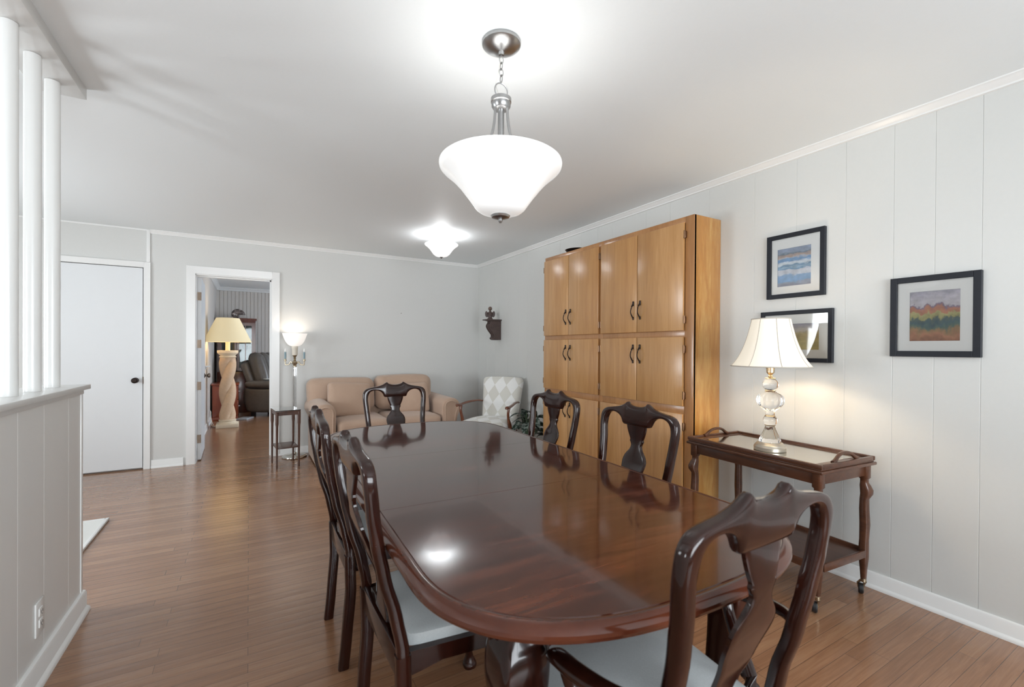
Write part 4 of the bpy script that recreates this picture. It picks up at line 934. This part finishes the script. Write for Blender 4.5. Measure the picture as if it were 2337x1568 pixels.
t = thing('wooden_chest', 'small reddish-brown wooden chest behind the column lamp', 'chest', (-.345, 9.30, 0))
link('body', BX(-.185, .175, -.22, .22, .06, .60, bev=.004), 'chest_wood', t); link('top', BX(-.20, .20, -.24, .24, .60, .622, bev=.006), 'chest_wood', t)
link('plinth', BX(-.195, .185, -.23, .23, .0, .06, bev=.004), 'chest_wood', t)
for z0, z1 in ((.09, .34), (.36, .585)):
    dw = link('drawer', BX(.1752, .190, -.20, .20, z0, z1, bev=.004), 'chest_wood', t); bm = bmesh.new(); lathe(bm, [(0, 0), (.008, 0), (.006, .01), (.012, .018), (0, .024)], n=16); bm.transform(Matrix.Translation((.190, 0, (z0+z1)/2)) @ Matrix.Rotation(pi/2, 4, 'Y')); link('knob', bm, 'trim_white', dw)
t = thing('china_cabinet', 'dark wooden corner china cabinet with bowed glass doors in the den', 'cabinet', (-.20, 10.27, 0), 0)
Wc, Dc = .31, .20
bm = bmesh.new(); box(bm, -Wc, Wc, -Dc, Dc+.15, 0, .78, bev=.004); box(bm, -Wc, Wc, Dc+.13, Dc+.15, .78, 1.72); box(bm, -Wc, -Wc+.03, -Dc, Dc+.13, .78, 1.72); box(bm, Wc-.03, Wc, -Dc, Dc+.13, .78, 1.72); box(bm, -Wc+.03, Wc-.03, -Dc, Dc+.13, 1.16, 1.175)
link('carcass', bm, 'hutch_wood', t)
def bowed(z0, z1, dy, ov): 
    return [(-Wc-ov, Dc+.15), (-Wc-ov, -Dc-ov)]+[(-Wc+2*Wc*i/10, -Dc-ov-dy*sin(pi*i/10)) for i in range(11)]+[(Wc+ov, -Dc-ov), (Wc+ov, Dc+.15)]
bm = bmesh.new(); prism(bm, bowed(0, 0, .06, .02), 'z', 1.76, 1.80); prism(bm, bowed(0, 0, .05, .0), 'z', 1.72, 1.76); link('cornice', bm, 'hutch_wood', t)
for a, b in ((-Wc+.03, -.004), (.004, Wc-.03)):
    y_ = -Dc-.012; bm = bmesh.new(); box(bm, a, a+.035, y_, y_+.02, .80, 1.718); box(bm, b-.035, b, y_, y_+.02, .80, 1.718); box(bm, a+.035, b-.035, y_, y_+.02, .80, .85); box(bm, a+.035, b-.035, y_, y_+.02, 1.66, 1.718); box(bm, (a+b)/2-.006, (a+b)/2+.006, y_, y_+.02, .85, 1.66)
    dr = link('door', bm, 'hutch_wood', t); link('pane', BX(a+.035, b-.035, y_+.008, y_+.011, .85, 1.66), 'cabinet_glass', dr)
for x in (-.15, .13):
    for z in (.78, 1.175):
        bm = bmesh.new(); lathe(bm, [(0, .004), (.03, 0), (.028, .01), (.045, .05), (.05, .10), (.044, .10), (.02, .03), (0, .02)], n=20); bm.transform(Matrix.Translation((-.20+x, 10.27, z+.001)))
        tag(link('glass_bowl_display', bm, 'glass_clear'), 'glassware piece inside the china cabinet', 'bowl', 'glassware inside the china cabinet')
bm = bmesh.new(); g = bmesh.new()
for i in range(40):   # spiral shell
    a = i/39*2.6*pi; rr = .115*math.exp(-.16*a)*1.0; cr = .062*math.exp(-.17*a)
    p = (rr*.75*cos(a), 0, .125+rr*.75*sin(a)); ring = [g.verts.new((p[0]+cr*cos(2*pi*j/14)*cos(a), cr*sin(2*pi*j/14)*.75, p[2]+cr*cos(2*pi*j/14)*sin(a))) for j in range(14)]
    if i: [g.faces.new((pr_[j], pr_[(j+1) % 14], ring[(j+1) % 14], ring[j])) for j in range(14)]
    else: g.faces.new(ring[::-1])
    pr_ = ring
g.faces.new(ring); zmin = min(v.co.z for v in g.verts); g.transform(Matrix.Translation((-.205, 10.20, 1.8005-zmin))); bm.free()
tag(link('nautilus_shell', g, 'shell_nacre', angle=60), 'round brown spiral shell standing on top of the china cabinet', 'shell')

t = thing('recliner', 'dark grey leather recliner chair seen through the doorway', 'recliner', (.50, 9.56, 0), radians(-28))
bm = bmesh.new(); pillow(bm, (0, 0, .30), (.46, .40, .225), .05, (0, .02, 0), 12, wob=.004)
for v in bm.verts: v.co.x += .08*max(0, .28-v.co.z)/.3*(1 if v.co.x < 0 else 0)
link('body', bm, 'leather_grey', t, angle=60)
for yy in (-.37, .37):
    bm = bmesh.new(); pillow(bm, (.04, yy, .585), (.45, .095, .055), .05, (0, 0, .015), 12); link('armrest', bm, 'leather_grey', t, angle=60)
bm = bmesh.new()
for y in (-.215, 0, .215): pillow(bm, (0, y, 0), (.12, .118, .30), .10, (.02, .01, .02), 10)
bm.transform(Matrix.Translation((-.26, 0, .84)) @ Matrix.Rotation(radians(-17), 4, 'Y')); link('back_cushion', bm, 'leather_grey', t, angle=60)
bm = bmesh.new(); pillow(bm, (0, 0, 0), (.075, .37, .27), .06, (0, .01, .01), 10); bm.transform(Matrix.Translation((-.40, .0, .72)) @ Matrix.Rotation(radians(-20), 4, 'Y'))
link('back_frame', bm, 'leather_grey', t, angle=60)
for x in (-.32, .35):
    for y in (-.3, .3): link('foot', BX(x-.03, x+.03, y-.03, y+.03, 0, .085), 'black_foot', t)
bm = bmesh.new(); box(bm, 0, .30, 0, .20, 0, .006, mtx=Matrix.Translation((.26, 9.24, .672)) @ Matrix.Rotation(radians(20), 4, 'Z'))
tag(link('magazine', bm, 'paper'), 'pale magazine lying on the recliner armrest', 'magazine')
bm = bmesh.new(); box(bm, -.09, .09, -.13, .13, 0, .025, bev=.004, mtx=Matrix.Translation((-.055, 9.12, 0)) @ Matrix.Rotation(radians(-25), 4, 'Z')); 
tag(link('floor_device', bm, 'plastic_grey'), 'flat grey electronic box on the den floor beside the column lamp', 'device')
